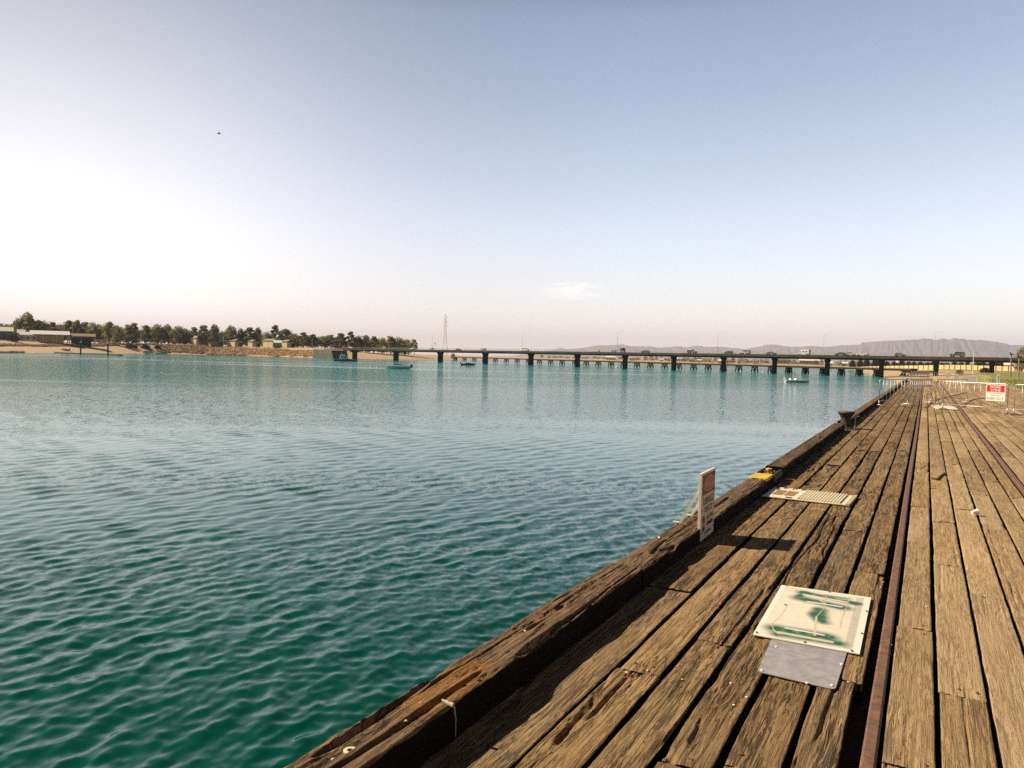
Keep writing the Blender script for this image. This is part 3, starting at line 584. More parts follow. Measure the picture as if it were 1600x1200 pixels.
# grey metal sheet
g = [at(1183, 1051)[:2], at(1305, 1080)[:2], at(1326, 1012)[:2], at(1208, 996)[:2]]
def rounded(P, r):
    out = []
    for i in range(4):
        p, a, c = P[i], P[i-1], P[(i+1) % 4]
        d1 = (a-p)/np.linalg.norm(a-p); d2 = (c-p)/np.linalg.norm(c-p)
        for t in np.linspace(0, 1, 5): out.append(tuple(p + d1*r*(1-t)**2 + d2*r*t**2))
    return out
gs = thing("metal_sheet", "scratched grey metal sheet tucked under the painted board", "metal sheet", (0, 0, 0))
MB().prism(rounded(g, 0.035), 0.004, 0.008, "Z").build("sheet", mat("scuffed grey aluminium", (0.37, 0.355, 0.36), 0.42, 0.22, 16.0, 0.25, col2=(0.42, 0.36, 0.355)), gs)
for x, y in ((1190.5, 1050), (1261, 1070), (1300, 1073.5), (1315, 1040.5), (1213, 1013)): 
    p = at(x, y); MB().lathe([(0.009, 0), (0.008, 0.004), (0.003, 0.006)], 10, (p[0], p[1], 0.0085)).build("rivet", WHITE, gs)
# ribbed cream panel
lp = [at(1208, 764.5), at(1331, 778), at(1322, 794.5), at(1192, 778)]
x0, x1, y0, y1 = -1.745, -0.775, 9.92, 10.66
rp = thing("ribbed_panel", "cream ribbed plastic panel lying flat across the planks by the kerb", "panel", ((x0+x1)/2, (y0+y1)/2, 0.012), math.radians(-2.5))
w, d = x1-x0, y1-y0; RIBC = mat("sun bleached plastic", (0.76, 0.68, 0.50), 0.5, 0.10, 7.0)
mb = MB().box((0, 0, 0.008), (w, d, 0.014))
mb.build("plate", RIBC, rp, bevel=0.003)
mb = MB()
for k in range(15): mb.box((-0.06+k*0.034, 0, 0.024), (0.017, d-0.05, 0.017))
mb.build("rib", RIBC, rp, bevel=0.003)
mb = MB().box((w/2+0.028, -0.01, 0.012), (0.05, d+0.01, 0.03)); mb.build("lip", mat("tan plastic", (0.50, 0.38, 0.22), 0.6, 0.15, 9.0), rp, bevel=0.004)
mb = MB()
for cx, cw in ((-0.20, 0.12), (-0.34, 0.12)): mb.box((cx, 0.01, 0.0165), (cw, d*0.52, 0.003))
mb.build("stained_patch", mat("rust stained plastic", (0.30, 0.17, 0.06), 0.75, 0.55, 24.0), rp)
for k in range(5): MB().box((-0.38+k*0.11, d/2-0.02, 0.020), (0.055, 0.05, 0.012)).build("tab", RIBC, rp)
MB().box((-0.165, -d/2+0.03, 0.021), (0.07, 0.02, 0.012)).build("handle", CAST, rp)

# yellow kerb patch and rusty bracket
yp = []
for k in range(36):
    a_ = 2*PI*k/36; ca_, sa_ = math.cos(a_), math.sin(a_); q_ = 1/max(abs(ca_), abs(sa_)); j_ = 0.90+0.12*vn(np.array([k*0.9]), np.array([3.3]), 8)[0]
    yp.append((-1.915+0.118*ca_*q_*j_, 10.72+0.26*sa_*q_*j_))
MB().prism(yp, 0.10, 0.163, "Z").build("yellow_paint", mat("yellow paint", (0.62, 0.42, 0.03), 0.6, 0.45, 34.0, 0, 0.006), wharf)
br = thing("iron_bracket", "rusty iron bracket with bolts in the gap of the kerb beyond the yellow paint", "bracket", (-1.915, 11.38, 0.055))
mb = MB()
for sxn in (-1, 1): mb.prism([(-0.34, 0.0), (0.34, 0.0), (0.34, 0.05), (0.24, 0.095), (-0.26, 0.105), (-0.34, 0.08)], sxn*0.115-0.012, sxn*0.115+0.012, "X")
mb.build("cheek_plate", CAST, br, bevel=0.004)
mb = MB(); rg = random.Random(9)
for k in range(26):
    c = (rg.uniform(-0.09, 0.09), rg.uniform(-0.3, 0.3), 0.035+rg.uniform(0, 0.03)); mb.box(c, (rg.uniform(0.02, 0.06), rg.uniform(0.03, 0.1), rg.uniform(0.02, 0.05)), rg.uniform(0, 3), tilt=Matrix.Rotation(rg.uniform(-.6, .6), 3, "X"))
mb.build("rust_flake", mat("flaking rust", (0.27, 0.09, 0.03), 0.9, 0.55, 40.0, 0, 0.004), br)
mb = MB().lathe([(0.022, 0), (0.022, 0.06), (0.045, 0.06), (0.045, 0.085), (0.015, 0.092)], 8, (0.0, -0.06, 0.05)); mb.build("bolt", mat("yellowed bolt", (0.55, 0.36, 0.12), 0.7, 0.3, 30), br)
# bollard
bo = thing("bollard", "dark cast iron mushroom bollard with a bent pipe, standing in the kerb gap", "bollard", (-1.80, 21.85, 0.0)); bo.scale = (0.74, 0.74, 0.86)
MB().lathe([(0.24, 0), (0.24, 0.05), (0.185, 0.07), (0.165, 0.22), (0.175, 0.34), (0.24, 0.44), (0.275, 0.47), (0.285, 0.50), (0.27, 0.525), (0.10, 0.535)], 28).build("post", CAST, bo, smooth=False)
MB().lathe([(0.275, 0.0), (0.262, 0.02), (0.09, 0.03)], 28, (0, 0, 0.521)).build("cap", mat("worn iron top", (0.16, 0.12, 0.08), 0.75, 0.4, 12, 0, 0.003), bo)
MB().tube([(0.30, -0.10, 0.02), (0.30, -0.10, 0.30), (0.31, -0.10, 0.37), (0.36, -0.10, 0.41), (0.42, -0.09, 0.40)], 0.018, 8).build("bent_pipe", mat("grey pipe", (0.42, 0.41, 0.38), 0.5, 0.2, 20, 0.4), bo)
MB().box((0.10, -0.05, 0.02), (0.75, 0.42, 0.03)).build("base_plate", CAST, bo)
# washer, cord, shells, scrap
p = at(547, 1168, 0.165)
mb = MB(); a = np.linspace(0, 2*PI, 28, endpoint=False)
V = [(r*math.cos(t), r*math.sin(t), z) for z in (0, 0.006) for r in (0.026, 0.012) for t in a]; n = 28
Fq = []
for j in range(n):
    k = (j+1) % n; Fq += [(2*n+j, 2*n+k, 3*n+k, 3*n+j), (j, n+j, n+k, k), (j, k, 2*n+k, 2*n+j), (n+j, 3*n+j, 3*n+k, n+k)]
mb.add(V, Fq); tag(mb.build("washer", mat("bone white plastic", (0.72, 0.62, 0.45), 0.5, 0.1), loc=(p[0], p[1], 0.150)), "pale ring washer lying on the near end of the kerb timber", "washer")
p = at(703, 1104, 0.15)
cd = thing("cord", "frayed grey cord hanging down the inner side of the kerb timber", "cord", (p[0], p[1], 0.15))
MB().tube([(-0.05, 0.015, 0.012), (-0.01, 0.0, 0.016), (0.022, 0.0, 0.004), (0.032, 0.0, -0.05), (0.030, 0.003, -0.13)], [0.005, 0.006, 0.005, 0.003, 0.002], 7).build("strand", mat("grey cord", (0.42, 0.38, 0.33), 0.9, 0.2, 60), cd)
MB().tube([(-0.02, 0.0, 0.012), (0.018, 0, 0.01)], [0.009, 0.010], 7).build("knot", mat("pale cord", (0.5, 0.47, 0.45), 0.9, 0.2, 60), cd)
SHELL = mat("broken white shell", (0.74, 0.66, 0.52), 0.5, 0.15, 40)
def chip_mb(r, sd):
    rg = random.Random(sd); k = 9
    ring = [(r*rg.uniform(0.65, 1.2)*math.cos(2*PI*j/k), r*rg.uniform(0.5, 0.9)*math.sin(2*PI*j/k)) for j in range(k)]
    V = [(x, y, 0) for x, y in ring] + [(x*0.6, y*0.6, r*0.35) for x, y in ring]
    return MB().add(V, [tuple(range(k-1, -1, -1)), tuple(range(k, 2*k))] + [(j, (j+1) % k, (j+1) % k+k, j+k) for j in range(k)])
chips = [(658, 1096, .165, .014), (634, 1123, .165, .011), (820, 983, .165, .012), (708, 1060, .165, .008), (520, 1182, .165, .008), (1270, 672, .165, .03), (1253, 686, .165, .03), (1212, 723, .165, .022), (1240, 702, .165, .02), (1030, 838, .165, .018), (1262, 664, .165, .03), (1298, 655, .165, .03),
         (979, 1051, 0, .009), (1142, 1068, 0, .010), (1012, 1048, 0, .009), (1128, 985, 0, .007), (1066, 1062, 0, .008), (1147, 1102, 0, .009), (1167, 1090, 0, .010), (1325, 1066, 0, .008), (1298, 710, 0, .014), (1328, 685, 0, .022), (1340, 712, 0, .016), (1376, 918, 0, .009), (1380, 910, 0, .008), (1448, 948, 0, .010), (1293, 750, 0, .012), (1205, 793, 0, .014), (1341, 697, 0, .016), (1393, 1008, 0, .006)]
for k, (x, y, z, r) in enumerate(chips):
    p = at(x, y, z)
    where = "kerb timber" if z else "deck planks"
    o = chip_mb(r, k).build("shell_chip", SHELL, loc=(p[0], p[1], z+0.002 if z == 0 else z-0.010), rz=k*1.3)
    tag(o, "tiny white shell chip lying on the " + where, "shell chip", "shell chips scattered over the " + where)
p = at(1523, 806)
cu = thing("crushed_cup", "small crushed white cup lying on the planks between the two rails", "cup", (p[0], p[1], 0.035), 0.6)
MB().tube([(-0.035, 0, 0), (0.03, 0, 0.012)], [0.022, 0.032], 12).build("body", mat("white paper", (0.80, 0.78, 0.74), 0.6, 0.05), cu); MB().tube([(0.030, 0, 0.012), (0.036, 0, 0.013)], [0.035, 0.035], 12).build("rim", WHITE, cu)
pp = [at(1456, 749), at(1464, 751), at(1470, 745), at(1476, 741)]
tag(MB().tube([(q[0], q[1], 0.016) for q in pp], 0.016, 6).build("iron_staple", CAST), "bent black iron staple on the planks right of the near rail", "staple")
mb = MB(); p = at(1038, 1043); tag(mb.tube([(p[0], p[1], -0.01), (p[0]+0.006, p[1]+0.01, 0.05)], 0.0035, 6).tube([(p[0]+0.006, p[1]+0.01, 0.05), (p[0]+0.007, p[1]+0.011, 0.054)], 0.006, 6).build("nail", IRON), "rusty nail sticking up at a split plank end near the kerb", "nail")
q = at(1475, 636.5)
tag(MB().box((q[0], q[1]-0.3, 0.016), (0.78, 3.0, 0.02), math.radians(3)).build("white_plate", mat("white board", (0.72, 0.64, 0.55), 0.6, 0.1, 3), bevel=0.004), "flat white board on the deck at the foot of the barrier", "board")
for q0 in (at(1275, 804), ): pass

# ------------------------------------------------------------------ crowd barriers and their signs
def barrier(a, b_, label, boards=False, hgt=1.1, name="crowd_barrier"):
    a, b_ = np.array(a[:2]), np.array(b_[:2]); Lh = float(np.linalg.norm(b_-a)); c = (a+b_)/2; ang = math.atan2(b_[1]-a[1], b_[0]-a[0])
    t = thing(name, label, "barrier", (c[0], c[1], 0.0), ang, "crowd barriers across the wharf")
    h = Lh/2-0.04; r = 0.10; fr = []
    corners = [(-h, 0.22), (-h, hgt), (h, hgt), (h, 0.22)]
    path = [(-h, 0, 0.20), (-h, 0, hgt-r)] + [(-h+r-r*math.cos(k), 0, hgt-r+r*math.sin(k)) for k in np.linspace(0.3, PI/2, 4)] + [(h-r+r*math.sin(k), 0, hgt-r+r*math.cos(k)) for k in np.linspace(0, PI/2-0.3, 4)] + [(h, 0, hgt-r), (h, 0, 0.20)]
    mb = MB().tube(path, 0.017, 8).tube([(-h, 0, 0.22), (h, 0, 0.22)], 0.014, 8); mb.build("frame", GALV, t, smooth=True)
    mb = MB(); k = max(4, int(round(2*h/0.26)))
    for j in range(1, k): mb.tube([(-h+2*h*j/k, 0, 0.22), (-h+2*h*j/k, 0, hgt)], 0.0085, 6)
    mb.build("upright", GALV, t, smooth=True)
    for s in (-1, 1):
        MB().tube([(s*h, 0, 0.24), (s*h, 0, 0.02)], 0.021, 8).tube([(s*h, -0.28, 0.018), (s*h, 0, 0.07), (s*h, 0.28, 0.018)], 0.018, 8).build("foot", GALV, t, smooth=True)
    if boards:
        for z in (hgt-0.02, 0.80): MB().box((0, -0.035, z), (2*h+0.1, 0.02, 0.10)).build("rail_board", WHITE, t)
    return t
barrier((-1.66, 34.6), (-0.62, 36.5), "nearest steel crowd barrier at the kerb, seen past the bollard")
barrier((-0.66, 36.9), (0.24, 39.6), "steel crowd barrier with two white boards along it over the near rail", True)
B2 = barrier((0.58, 34.32), (2.66, 32.78), "steel crowd barrier that carries the WORK ZONE sign")
barrier((2.78, 32.7), (5.05, 31.2), "steel crowd barrier at the grass edge of the wharf beyond the WORK ZONE sign")
barrier((0.40, 39.6), (1.75, 41.6), "steel crowd barrier behind the white board on the deck")
def pcol(x, depth): return dcol(x, depth)[:2]
for (xa, xb, dp, lb, bd_) in ((1411, 1453, 62, "distant crowd barrier with a white top board, nearer of two by the kerb", True), (1424, 1451, 79, "distant crowd barrier with a white top board, further of two by the kerb", True), (1456, 1478, 70, "low grey barrier in the far row, closest to the near rail", False), (1480, 1503, 72, "grey barrier in the far row between two white notices", False), (1504, 1530, 62, "far row barrier that holds the bright blank notice", False), (1530, 1552, 66, "far row barrier at the edge of the grass", False)):
    barrier(pcol(xa, dp), pcol(xb, dp), lb, bd_)
wz = thing("work_zone_sign", "white and red WORK ZONE KEEP OUT sign hung on a crowd barrier", "sign", (2.29, 32.98, 0.47), math.atan2(-1.54, 2.08)); wz.scale = (0.88, 1, 0.88)
wpn = MB().box((0, -0.06, 0.34), (0.80, 0.006, 0.68)).build("panel", mat("sign board white", (0.80, 0.76, 0.70), 0.5, 0.05, 8), wz)
RED = mat("red print", (0.50, 0.018, 0.022), 0.5, 0.12, 10)
wrf = MB().box((0, -0.065, 0.51), (0.74, 0.003, 0.28)).build("red_field", RED, wz)
mb = MB(); put_text(mb, "WORK", 0.46, 0.11, lambda x, y: (x, -0.0685, 0.575+y)); put_text(mb, "ZONE", 0.42, 0.11, lambda x, y: (x, -0.0685, 0.445+y)); mb.build("white_lettering", mat("white print", (0.82, 0.78, 0.74), 0.5, 0.03), wrf)
mb = MB(); put_text(mb, "UNAUTHORISED", 0.62, 0.045, lambda x, y: (x, -0.065, 0.315+y)); put_text(mb, "PERSONS", 0.40, 0.05, lambda x, y: (x, -0.065, 0.225+y)); put_text(mb, "KEEP OUT", 0.68, 0.10, lambda x, y: (x, -0.065, 0.10+y)); mb.build("black_lettering", BLACK, wpn)
mb = MB()
for s in (-0.35, 0.35): mb.tube([(s, -0.07, 0.655), (s, 0.02, 0.66)], 0.008, 6)
mb.build("tie", GALV, wz)
def notice(xp, dp, z, w, h, label):
    p = pcol(xp, dp); t = thing("notice", label, "sign", (p[0], p[1], z), -YAW*0 )
    MB().box((0, -0.06, h/2), (w, 0.008, h)).build("panel", mat("sign board white", (0.80, 0.76, 0.70)), t)
    mb = MB(); rg = random.Random(int(xp))
    for r in range(3):
        for k in range(5): mb.box((-w*0.36+k*w*0.18, -0.066, h*(0.78-0.25*r)), (w*0.11, 0.002, h*rg.uniform(0.07, 0.13)))
    mb.build("worn_print", mat("faded print", (0.42, 0.38, 0.36), 0.6, 0.2), t); return t
notice(1516, 61, 0.42, 0.92, 0.56, "bright white notice with faded print on the far row of barriers"); notice(1482, 71, 0.62, 0.34, 0.42, "small white notice on the far row nearest the tracks"); notice(1495.5, 70.5, 0.55, 0.40, 0.46, "small white notice on the far row beside the bright larger one")
p = pcol(1561, 84); wp = thing("marker_post", "short white marker post standing on the grass behind the WORK ZONE sign", "post", (p[0], p[1], -0.1)); MB().box((0, 0, 0.5), (0.32, 0.10, 1.02)).build("post", WHITE, wp, bevel=0.02); MB().box((-0.05, -0.055, 0.6), (0.09, 0.008, 0.6)).build("stripe", mat("grey stripe", (0.35, 0.36, 0.38), 0.6, 0.1), wp)
# ------------------------------------------------------------------ road bridge
def line_hit(px, A, D):                        # s along the line A + s*D under photo column px
    r = ray(px, hy(px))[:2]; M = np.array([[D[0], -r[0]], [D[1], -r[1]]]); s, t = np.linalg.solve(M, CAM[:2]-A); return s, t
BA = np.array((-14.5, 263.0)); BD = np.array((-278.0, 362.0))-BA; BD /= np.linalg.norm(BD); BR = math.atan2(BD[1], BD[0])
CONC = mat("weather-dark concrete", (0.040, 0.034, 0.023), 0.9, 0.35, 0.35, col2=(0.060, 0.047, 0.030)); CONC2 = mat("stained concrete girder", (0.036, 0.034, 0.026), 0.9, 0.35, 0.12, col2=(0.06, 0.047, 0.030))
STEEL = mat("grey rail steel", (0.42, 0.40, 0.38), 0.5, 0.1, 2.0, 0.3)
ROADZ = 4.05
rbridge = thing("road_bridge", "long dark concrete road bridge on wall piers crossing the gulf", "bridge", (BA[0], BA[1], 0), BR)
SL = line_hit(535, BA, BD)[0]; SR = -190.0
# local frame: +x runs to the far west end, -y faces ... the camera side is +y or -y depending on BR
NS = 1 if (np.array((-BD[1], BD[0])) @ (CAM[:2]-BA)) > 0 else -1      # +1: local +y points at the camera
W2 = 5.2
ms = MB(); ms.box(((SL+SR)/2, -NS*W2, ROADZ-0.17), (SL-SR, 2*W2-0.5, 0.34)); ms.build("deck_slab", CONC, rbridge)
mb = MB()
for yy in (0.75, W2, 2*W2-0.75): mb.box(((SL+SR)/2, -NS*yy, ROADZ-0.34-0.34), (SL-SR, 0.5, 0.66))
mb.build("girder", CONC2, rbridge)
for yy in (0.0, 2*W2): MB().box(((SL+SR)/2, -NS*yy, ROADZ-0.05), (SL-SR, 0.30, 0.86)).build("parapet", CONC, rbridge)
for yy in (0.0, 2*W2):
    mb = MB(); mb.box(((SL+SR)/2, -NS*yy, ROADZ+1.22), (SL-SR, 0.07, 0.08)); mb.box(((SL+SR)/2, -NS*yy, ROADZ+0.80), (SL-SR, 0.05, 0.06))
    for s in np.arange(SR, SL, 2.5): mb.box((s, -NS*yy, ROADZ+0.80), (0.06, 0.06, 0.82))
    mb.build("railing", STEEL, rbridge)
PIER_PX = [543, 607, 676, 746, 817, 889.5, 964, 1040, 1118, 1198, 1281, 1366, 1452, 1540]
for px in PIER_PX:
    s = line_hit(px, BA, BD)[0]; zb = -3.6; hw_ = float(np.interp(px, [607, 1100, 1366], [1.8, 1.25, 1.35]))
    mb = MB(); mb.prism([(-hw_, zb), (hw_, zb), (hw_, ROADZ-1.9), (hw_+.5, ROADZ-1.5), (hw_+.5, ROADZ-0.98), (-hw_-.5, ROADZ-0.98), (-hw_-.5, ROADZ-1.5), (-hw_, ROADZ-1.9)], s-0.24, s+0.24, "X")
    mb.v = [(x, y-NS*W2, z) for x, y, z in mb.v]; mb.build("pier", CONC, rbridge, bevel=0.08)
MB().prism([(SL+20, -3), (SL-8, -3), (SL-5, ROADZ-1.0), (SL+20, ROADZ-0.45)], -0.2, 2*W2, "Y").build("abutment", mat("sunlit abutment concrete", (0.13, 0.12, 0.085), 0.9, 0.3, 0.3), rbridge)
ob = rbridge.children[-1]
if NS > 0: ob.location.y = -2*W2
SE = line_hit(506, BA, BD)[0]
MB().box(((SL+SE)/2, -NS*W2, ROADZ-0.25), (SE-SL-0.01, 11, 0.30)).build("approach_road", CONC, rbridge)
def on_bridge(px, off=2.2):
    A2 = BA - NS*np.array((-BD[1], BD[0]))*off; s, t = line_hit(px, A2, BD); return A2+BD*s
# lamp posts on the bridge
LP = mat("lamp post grey", (0.66, 0.64, 0.62), 0.5, 0.1, 3)
proto = None
for px, hgt, off, lb in ((675, 9.0, 10.4, "lamp post on the road bridge beside the tall pylon"), (815.5, 9.0, 10.4, "lamp post on the road bridge where the far hills begin"), (964, 9.4, 10.4, "lamp post on the road bridge in front of the first rounded hills"), (1120.5, 8.6, 10.4, "lamp post on the road bridge near mid span, right of the dark four wheel drive"), (1286, 7.6, 10.4, "lamp post on the road bridge just right of the white motorhome"), (1459.5, 8.0, 10.4, "pale lamp post on the road bridge below the highest hilltop")):
    p = on_bridge(px, off)
    if proto is None:
        proto = thing("street_lamp", lb, "street lamp", (p[0], p[1], ROADZ), BR, "lamp posts along the road bridge")
        MB().tube([(0, 0, 0), (0, 0, 6.5), (0, 0, 8.6)], [0.07, 0.055, 0.045], 8).build("pole", LP, proto)
        MB().tube([(0, 0, 8.55), (-0.3, 0, 8.9), (-1.0, 0, 9.05), (-1.6, 0, 9.05)], 0.035, 6).build("arm", LP, proto); MB().box((-1.9, 0, 9.03), (0.6, 0.22, 0.09)).build("lamp_head", STEEL, proto)
    else: dup(proto, (p[0], p[1], ROADZ), BR, lb, (1, 1, hgt/9.0))
# vehicles on the bridge
TYRE = mat("tyre rubber", (0.02, 0.02, 0.02), 0.9, 0.1)
PROF = {  # side outlines (x forward, z up) of body and window band
 "sedan": ([(-2.25, .35), (-2.28, .75), (-2.1, .95), (-1.45, 1.0), (-0.95, 1.40), (0.25, 1.42), (0.95, .98), (1.9, .86), (2.25, .68), (2.28, .35)], [(-1.33, 1.0), (-0.9, 1.34), (0.2, 1.36), (0.78, 1.0)], 1.72),
 "hatch": ([(-1.95, .35), (-2.0, .9), (-1.75, 1.15), (-1.45, 1.45), (0.2, 1.48), (0.95, 1.0), (1.75, .86), (2.0, .65), (2.0, .35)], [(-1.62, 1.02), (-1.38, 1.40), (0.15, 1.42), (0.78, 1.02)], 1.7),
 "four_wheel_drive": ([(-2.3, .5), (-2.35, 1.1), (-2.25, 1.85), (0.4, 1.88), (1.0, 1.22), (2.2, 1.12), (2.4, .9), (2.4, .5)], [(-2.15, 1.2), (-2.08, 1.76), (0.34, 1.78), (0.82, 1.22)], 1.85),
 "ute": ([(-2.6, .5), (-2.62, 1.05), (-0.75, 1.07), (-0.62, 1.72), (0.55, 1.74), (1.15, 1.12), (2.3, 1.02), (2.5, .85), (2.5, .5)], [(-0.62, 1.14), (-0.52, 1.62), (0.5, 1.64), (0.95, 1.14)], 1.8),
 "van": ([(-2.5, .4), (-2.55, 1.9), (-2.4, 2.25), (1.3, 2.28), (1.75, 1.95), (2.2, 1.3), (2.55, 1.1), (2.6, .4)], [(-2.3, 1.3), (-2.3, 1.95), (1.35, 1.98), (1.95, 1.3)], 1.9),
 "motorhome": ([(-3.2, .45), (-3.25, 2.75), (-3.05, 2.95), (1.2, 2.95), (1.9, 2.55), (2.0, 1.95), (2.45, 1.35), (3.2, 1.15), (3.3, .45)], [(-2.3, 1.55), (-2.3, 2.15), (-1.2, 2.15), (-1.2, 1.55)], 2.3),
 "flat_truck": ([(-4.4, .85), (-4.4, 1.15), (1.7, 1.18), (1.72, 2.35), (3.1, 2.4), (3.5, 1.5), (3.6, .6), (1.6, .6), (1.5, .85)], [(2.0, 1.6), (2.0, 2.2), (2.95, 2.22), (3.25, 1.6)], 2.3)}
def vehicle(kind, color, loc, rz, label, cat, name=None, sc=1.0):
    body, win, w = PROF[kind]; t = thing(name or kind, label, cat, loc, rz, "vehicles crossing the road bridge"); t.scale = (sc,)*3
    cm = mat("car paint %s" % str(color), color, 0.3, 0.04, 1.0)
    mb = MB(); n = len(body); zmax = max(z for _, z in body)
    def half(z): return w/2*(1-0.13*max(0, (z-1.0)/max(zmax-1.0, .3))) if kind not in ("motorhome", "flat_truck") else w/2
    V = [(x, -half(z), z) for x, z in body]+[(x, half(z), z) for x, z in body]
    mb.add(V, [tuple(range(n)), tuple(range(2*n-1, n-1, -1))]+[(i, i+n, (i+1) % n+n, (i+1) % n) for i in range(n)]); mb.build("body", cm, t, bevel=0.05)
    mb = MB()
    for sg_ in (-1, 1):
        mb.add([(x, sg_*(half(z)+0.012), z) for x, z in win], [tuple(range(len(win)))])
        if kind == "motorhome": mb.add([(x, sg_*(w/2+0.012), z) for x, z in ((-0.6, 1.55), (-0.6, 2.1), (0.5, 2.1), (0.5, 1.55))], [(0, 1, 2, 3)]); mb.add([(x, sg_*(w/2+0.012), z) for x, z in ((1.2, 1.4), (1.2, 1.95), (1.85, 1.95), (2.3, 1.4))], [(0, 1, 2, 3)])
    mb.build("window", glass(), t)
    xs = [x for x, _ in body]; f = max(xs)-0.85; r_ = min(xs)+0.85; rr = 0.33 if kind in ("sedan", "hatch") else 0.4
    for x in (f, r_):
        for sg_ in (-1, 1): MB().tube([(x, sg_*(w/2-0.2), rr), (x, sg_*(w/2+0.01), rr)], rr, 14).build("wheel", TYRE, t)
    return t
W_, S_, D_, DK = (0.75, 0.73, 0.68), (0.42, 0.41, 0.38), (0.03, 0.032, 0.035), (0.06, 0.055, 0.05)
east = BR+PI; west = BR
VEH = [("ute", W_, 549, west, "white pickup above the bridge abutment", "pickup"), ("van", (0.55, 0.33, 0.06), 601, east, "yellow van on the road bridge in front of the shore trees", "van"), ("sedan", W_, 644, west, "white car on the road bridge at the end of the tree line", "car"),
 ("hatch", (0.55, 0.56, 0.5), 674, west, "pale car on the road bridge left of the tall pylon", "car"), ("sedan", DK, 716, east, "low dark car on the road bridge just right of the pylon", "car"), ("hatch", S_, 755, west, "silver car on the road bridge between the pylon and the hills", "car"), ("four_wheel_drive", W_, 821, east, "white wagon on the road bridge under the second lamp post", "car"),
 ("sedan", W_, 931, west, "white car on the road bridge left of the flat truck", "car"), ("flat_truck", (0.05, 0.055, 0.06), 967, east, "dark flat bed truck on the road bridge under the third lamp post", "truck"), ("sedan", D_, 1008, west, "black car on the road bridge right of the flat truck", "car"), ("four_wheel_drive", (0.035, 0.045, 0.05), 1081, east, "large black four wheel drive high on the middle of the road bridge", "car"),
 ("hatch", D_, 1138, west, "small black car on the road bridge ahead of a silver wagon", "car"), ("four_wheel_drive", S_, 1164, west, "silver four wheel drive on the road bridge following a small black car", "car"), ("sedan", (0.12, 0.115, 0.1), 1205, east, "dull grey car low behind the parapet left of the motorhome", "car"), ("motorhome", W_, 1256, west, "tall white motorhome on the road bridge", "motorhome"),
 ("sedan", D_, 1313, west, "black car on the road bridge right of the motorhome", "car"), ("hatch", (0.5, 0.42, 0.34), 1329, east, "pale hatchback squeezed between a black car and a white car on the bridge", "car"), ("sedan", W_, 1347, west, "white car on the road bridge above the last water pier", "car"), ("hatch", (0.14, 0.11, 0.08), 1406, east, "brown car low behind the parapet, alone below the flat hilltop", "car"), ("four_wheel_drive", D_, 1495, west, "black wagon on the road bridge at its eastern end", "car")]
for kind, c, px, dr, lb, cat in VEH:
    p = on_bridge(px, 2.6 if dr == west else 5.4); vehicle(kind, c, (p[0], p[1], ROADZ+(0.30 if c != DK else 0.1)), dr, lb, cat, {"sedan": "sedan_car", "hatch": "hatchback_car"}.get(kind, kind), 0.62 if kind == "motorhome" else 0.80)
p = on_bridge(679.5, 10.2); rs = thing("road_sign", "small dark road sign on a post by the pylon on the bridge", "sign", (p[0], p[1], ROADZ), BR); MB().tube([(0, 0, 0), (0, 0, 4.4)], 0.05, 6).build("post", LP, rs); MB().box((0, NS*0.08, 4.0), (0.9, 0.05, 0.9)).build("plate", BLACK, rs)

# ------------------------------------------------------------------ old timber trestle bridge behind
OA = np.array((-21.2, 293.0)); OD = np.array((-312.0, 500.0))-OA; OD /= np.linalg.norm(OD); OR = math.atan2(OD[1], OD[0])
ON = 1 if (np.array((-OD[1], OD[0])) @ (CAM[:2]-OA)) > 0 else -1
tb = thing("timber_bridge", "old low timber bridge on crossed trestle legs behind the road bridge", "bridge", (OA[0], OA[1], 0), OR)
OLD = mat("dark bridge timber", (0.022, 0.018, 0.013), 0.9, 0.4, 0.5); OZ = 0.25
SL2 = line_hit(708, OA, OD)[0]; SR2 = line_hit(1398, OA, OD)[0]-6
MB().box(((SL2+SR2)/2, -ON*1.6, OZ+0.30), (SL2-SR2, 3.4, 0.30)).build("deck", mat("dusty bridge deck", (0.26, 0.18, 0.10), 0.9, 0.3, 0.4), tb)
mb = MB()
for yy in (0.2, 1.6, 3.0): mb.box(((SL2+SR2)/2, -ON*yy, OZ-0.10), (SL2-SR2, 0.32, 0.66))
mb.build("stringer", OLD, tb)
BENTS = [723, 738, 754, 771, 788, 805, 822, 839.5, 857, 875, 895, 912.4, 931.4, 951, 970.6, 991.6, 1012.4, 1034.4, 1056.4, 1079.6, 1102.4, 1126, 1150, 1175, 1201, 1228, 1254, 1281.5, 1310, 1338.3, 1366, 1394]
for px in BENTS:
    s = line_hit(px, OA, OD)[0]; mb = MB(); zb = -3.8
    mb.box((s, -ON*1.6, OZ-0.52), (0.42, 3.5, 0.34))
    lean = 0.55
    for yy, dx in ((0.2, -1), (1.1, 0.9), (2.1, -0.9), (3.0, 1)): mb.tube([(s, -ON*(yy+dx*lean), zb), (s, -ON*yy, OZ-0.68)], 0.24, 7)
    mb.tube([(s+0.24, -ON*(-0.2), WZ+0.4), (s+0.24, -ON*2.9, OZ-0.9)], 0.17, 6); mb.tube([(s-0.24, -ON*3.4, WZ+0.4), (s-0.24, -ON*0.4, OZ-0.9)], 0.17, 6)
    if px > 1215: mb.box((s, -ON*1.6, (zb+OZ-0.7)/2), (0.45, 1.7, OZ-0.7-zb))
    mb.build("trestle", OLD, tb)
MB().prism([(-1.5, -3), (5.0, -3), (5.0, OZ-0.1), (-1.5, OZ-0.1)], 0, 1, "Y").build("abutment", OLD, tb).location = (SL2, -ON*2.6-0.5, 0)
tb.children[-1].scale.y = 5.4; tb.children[-1].location.y = -ON*2.6-2.7

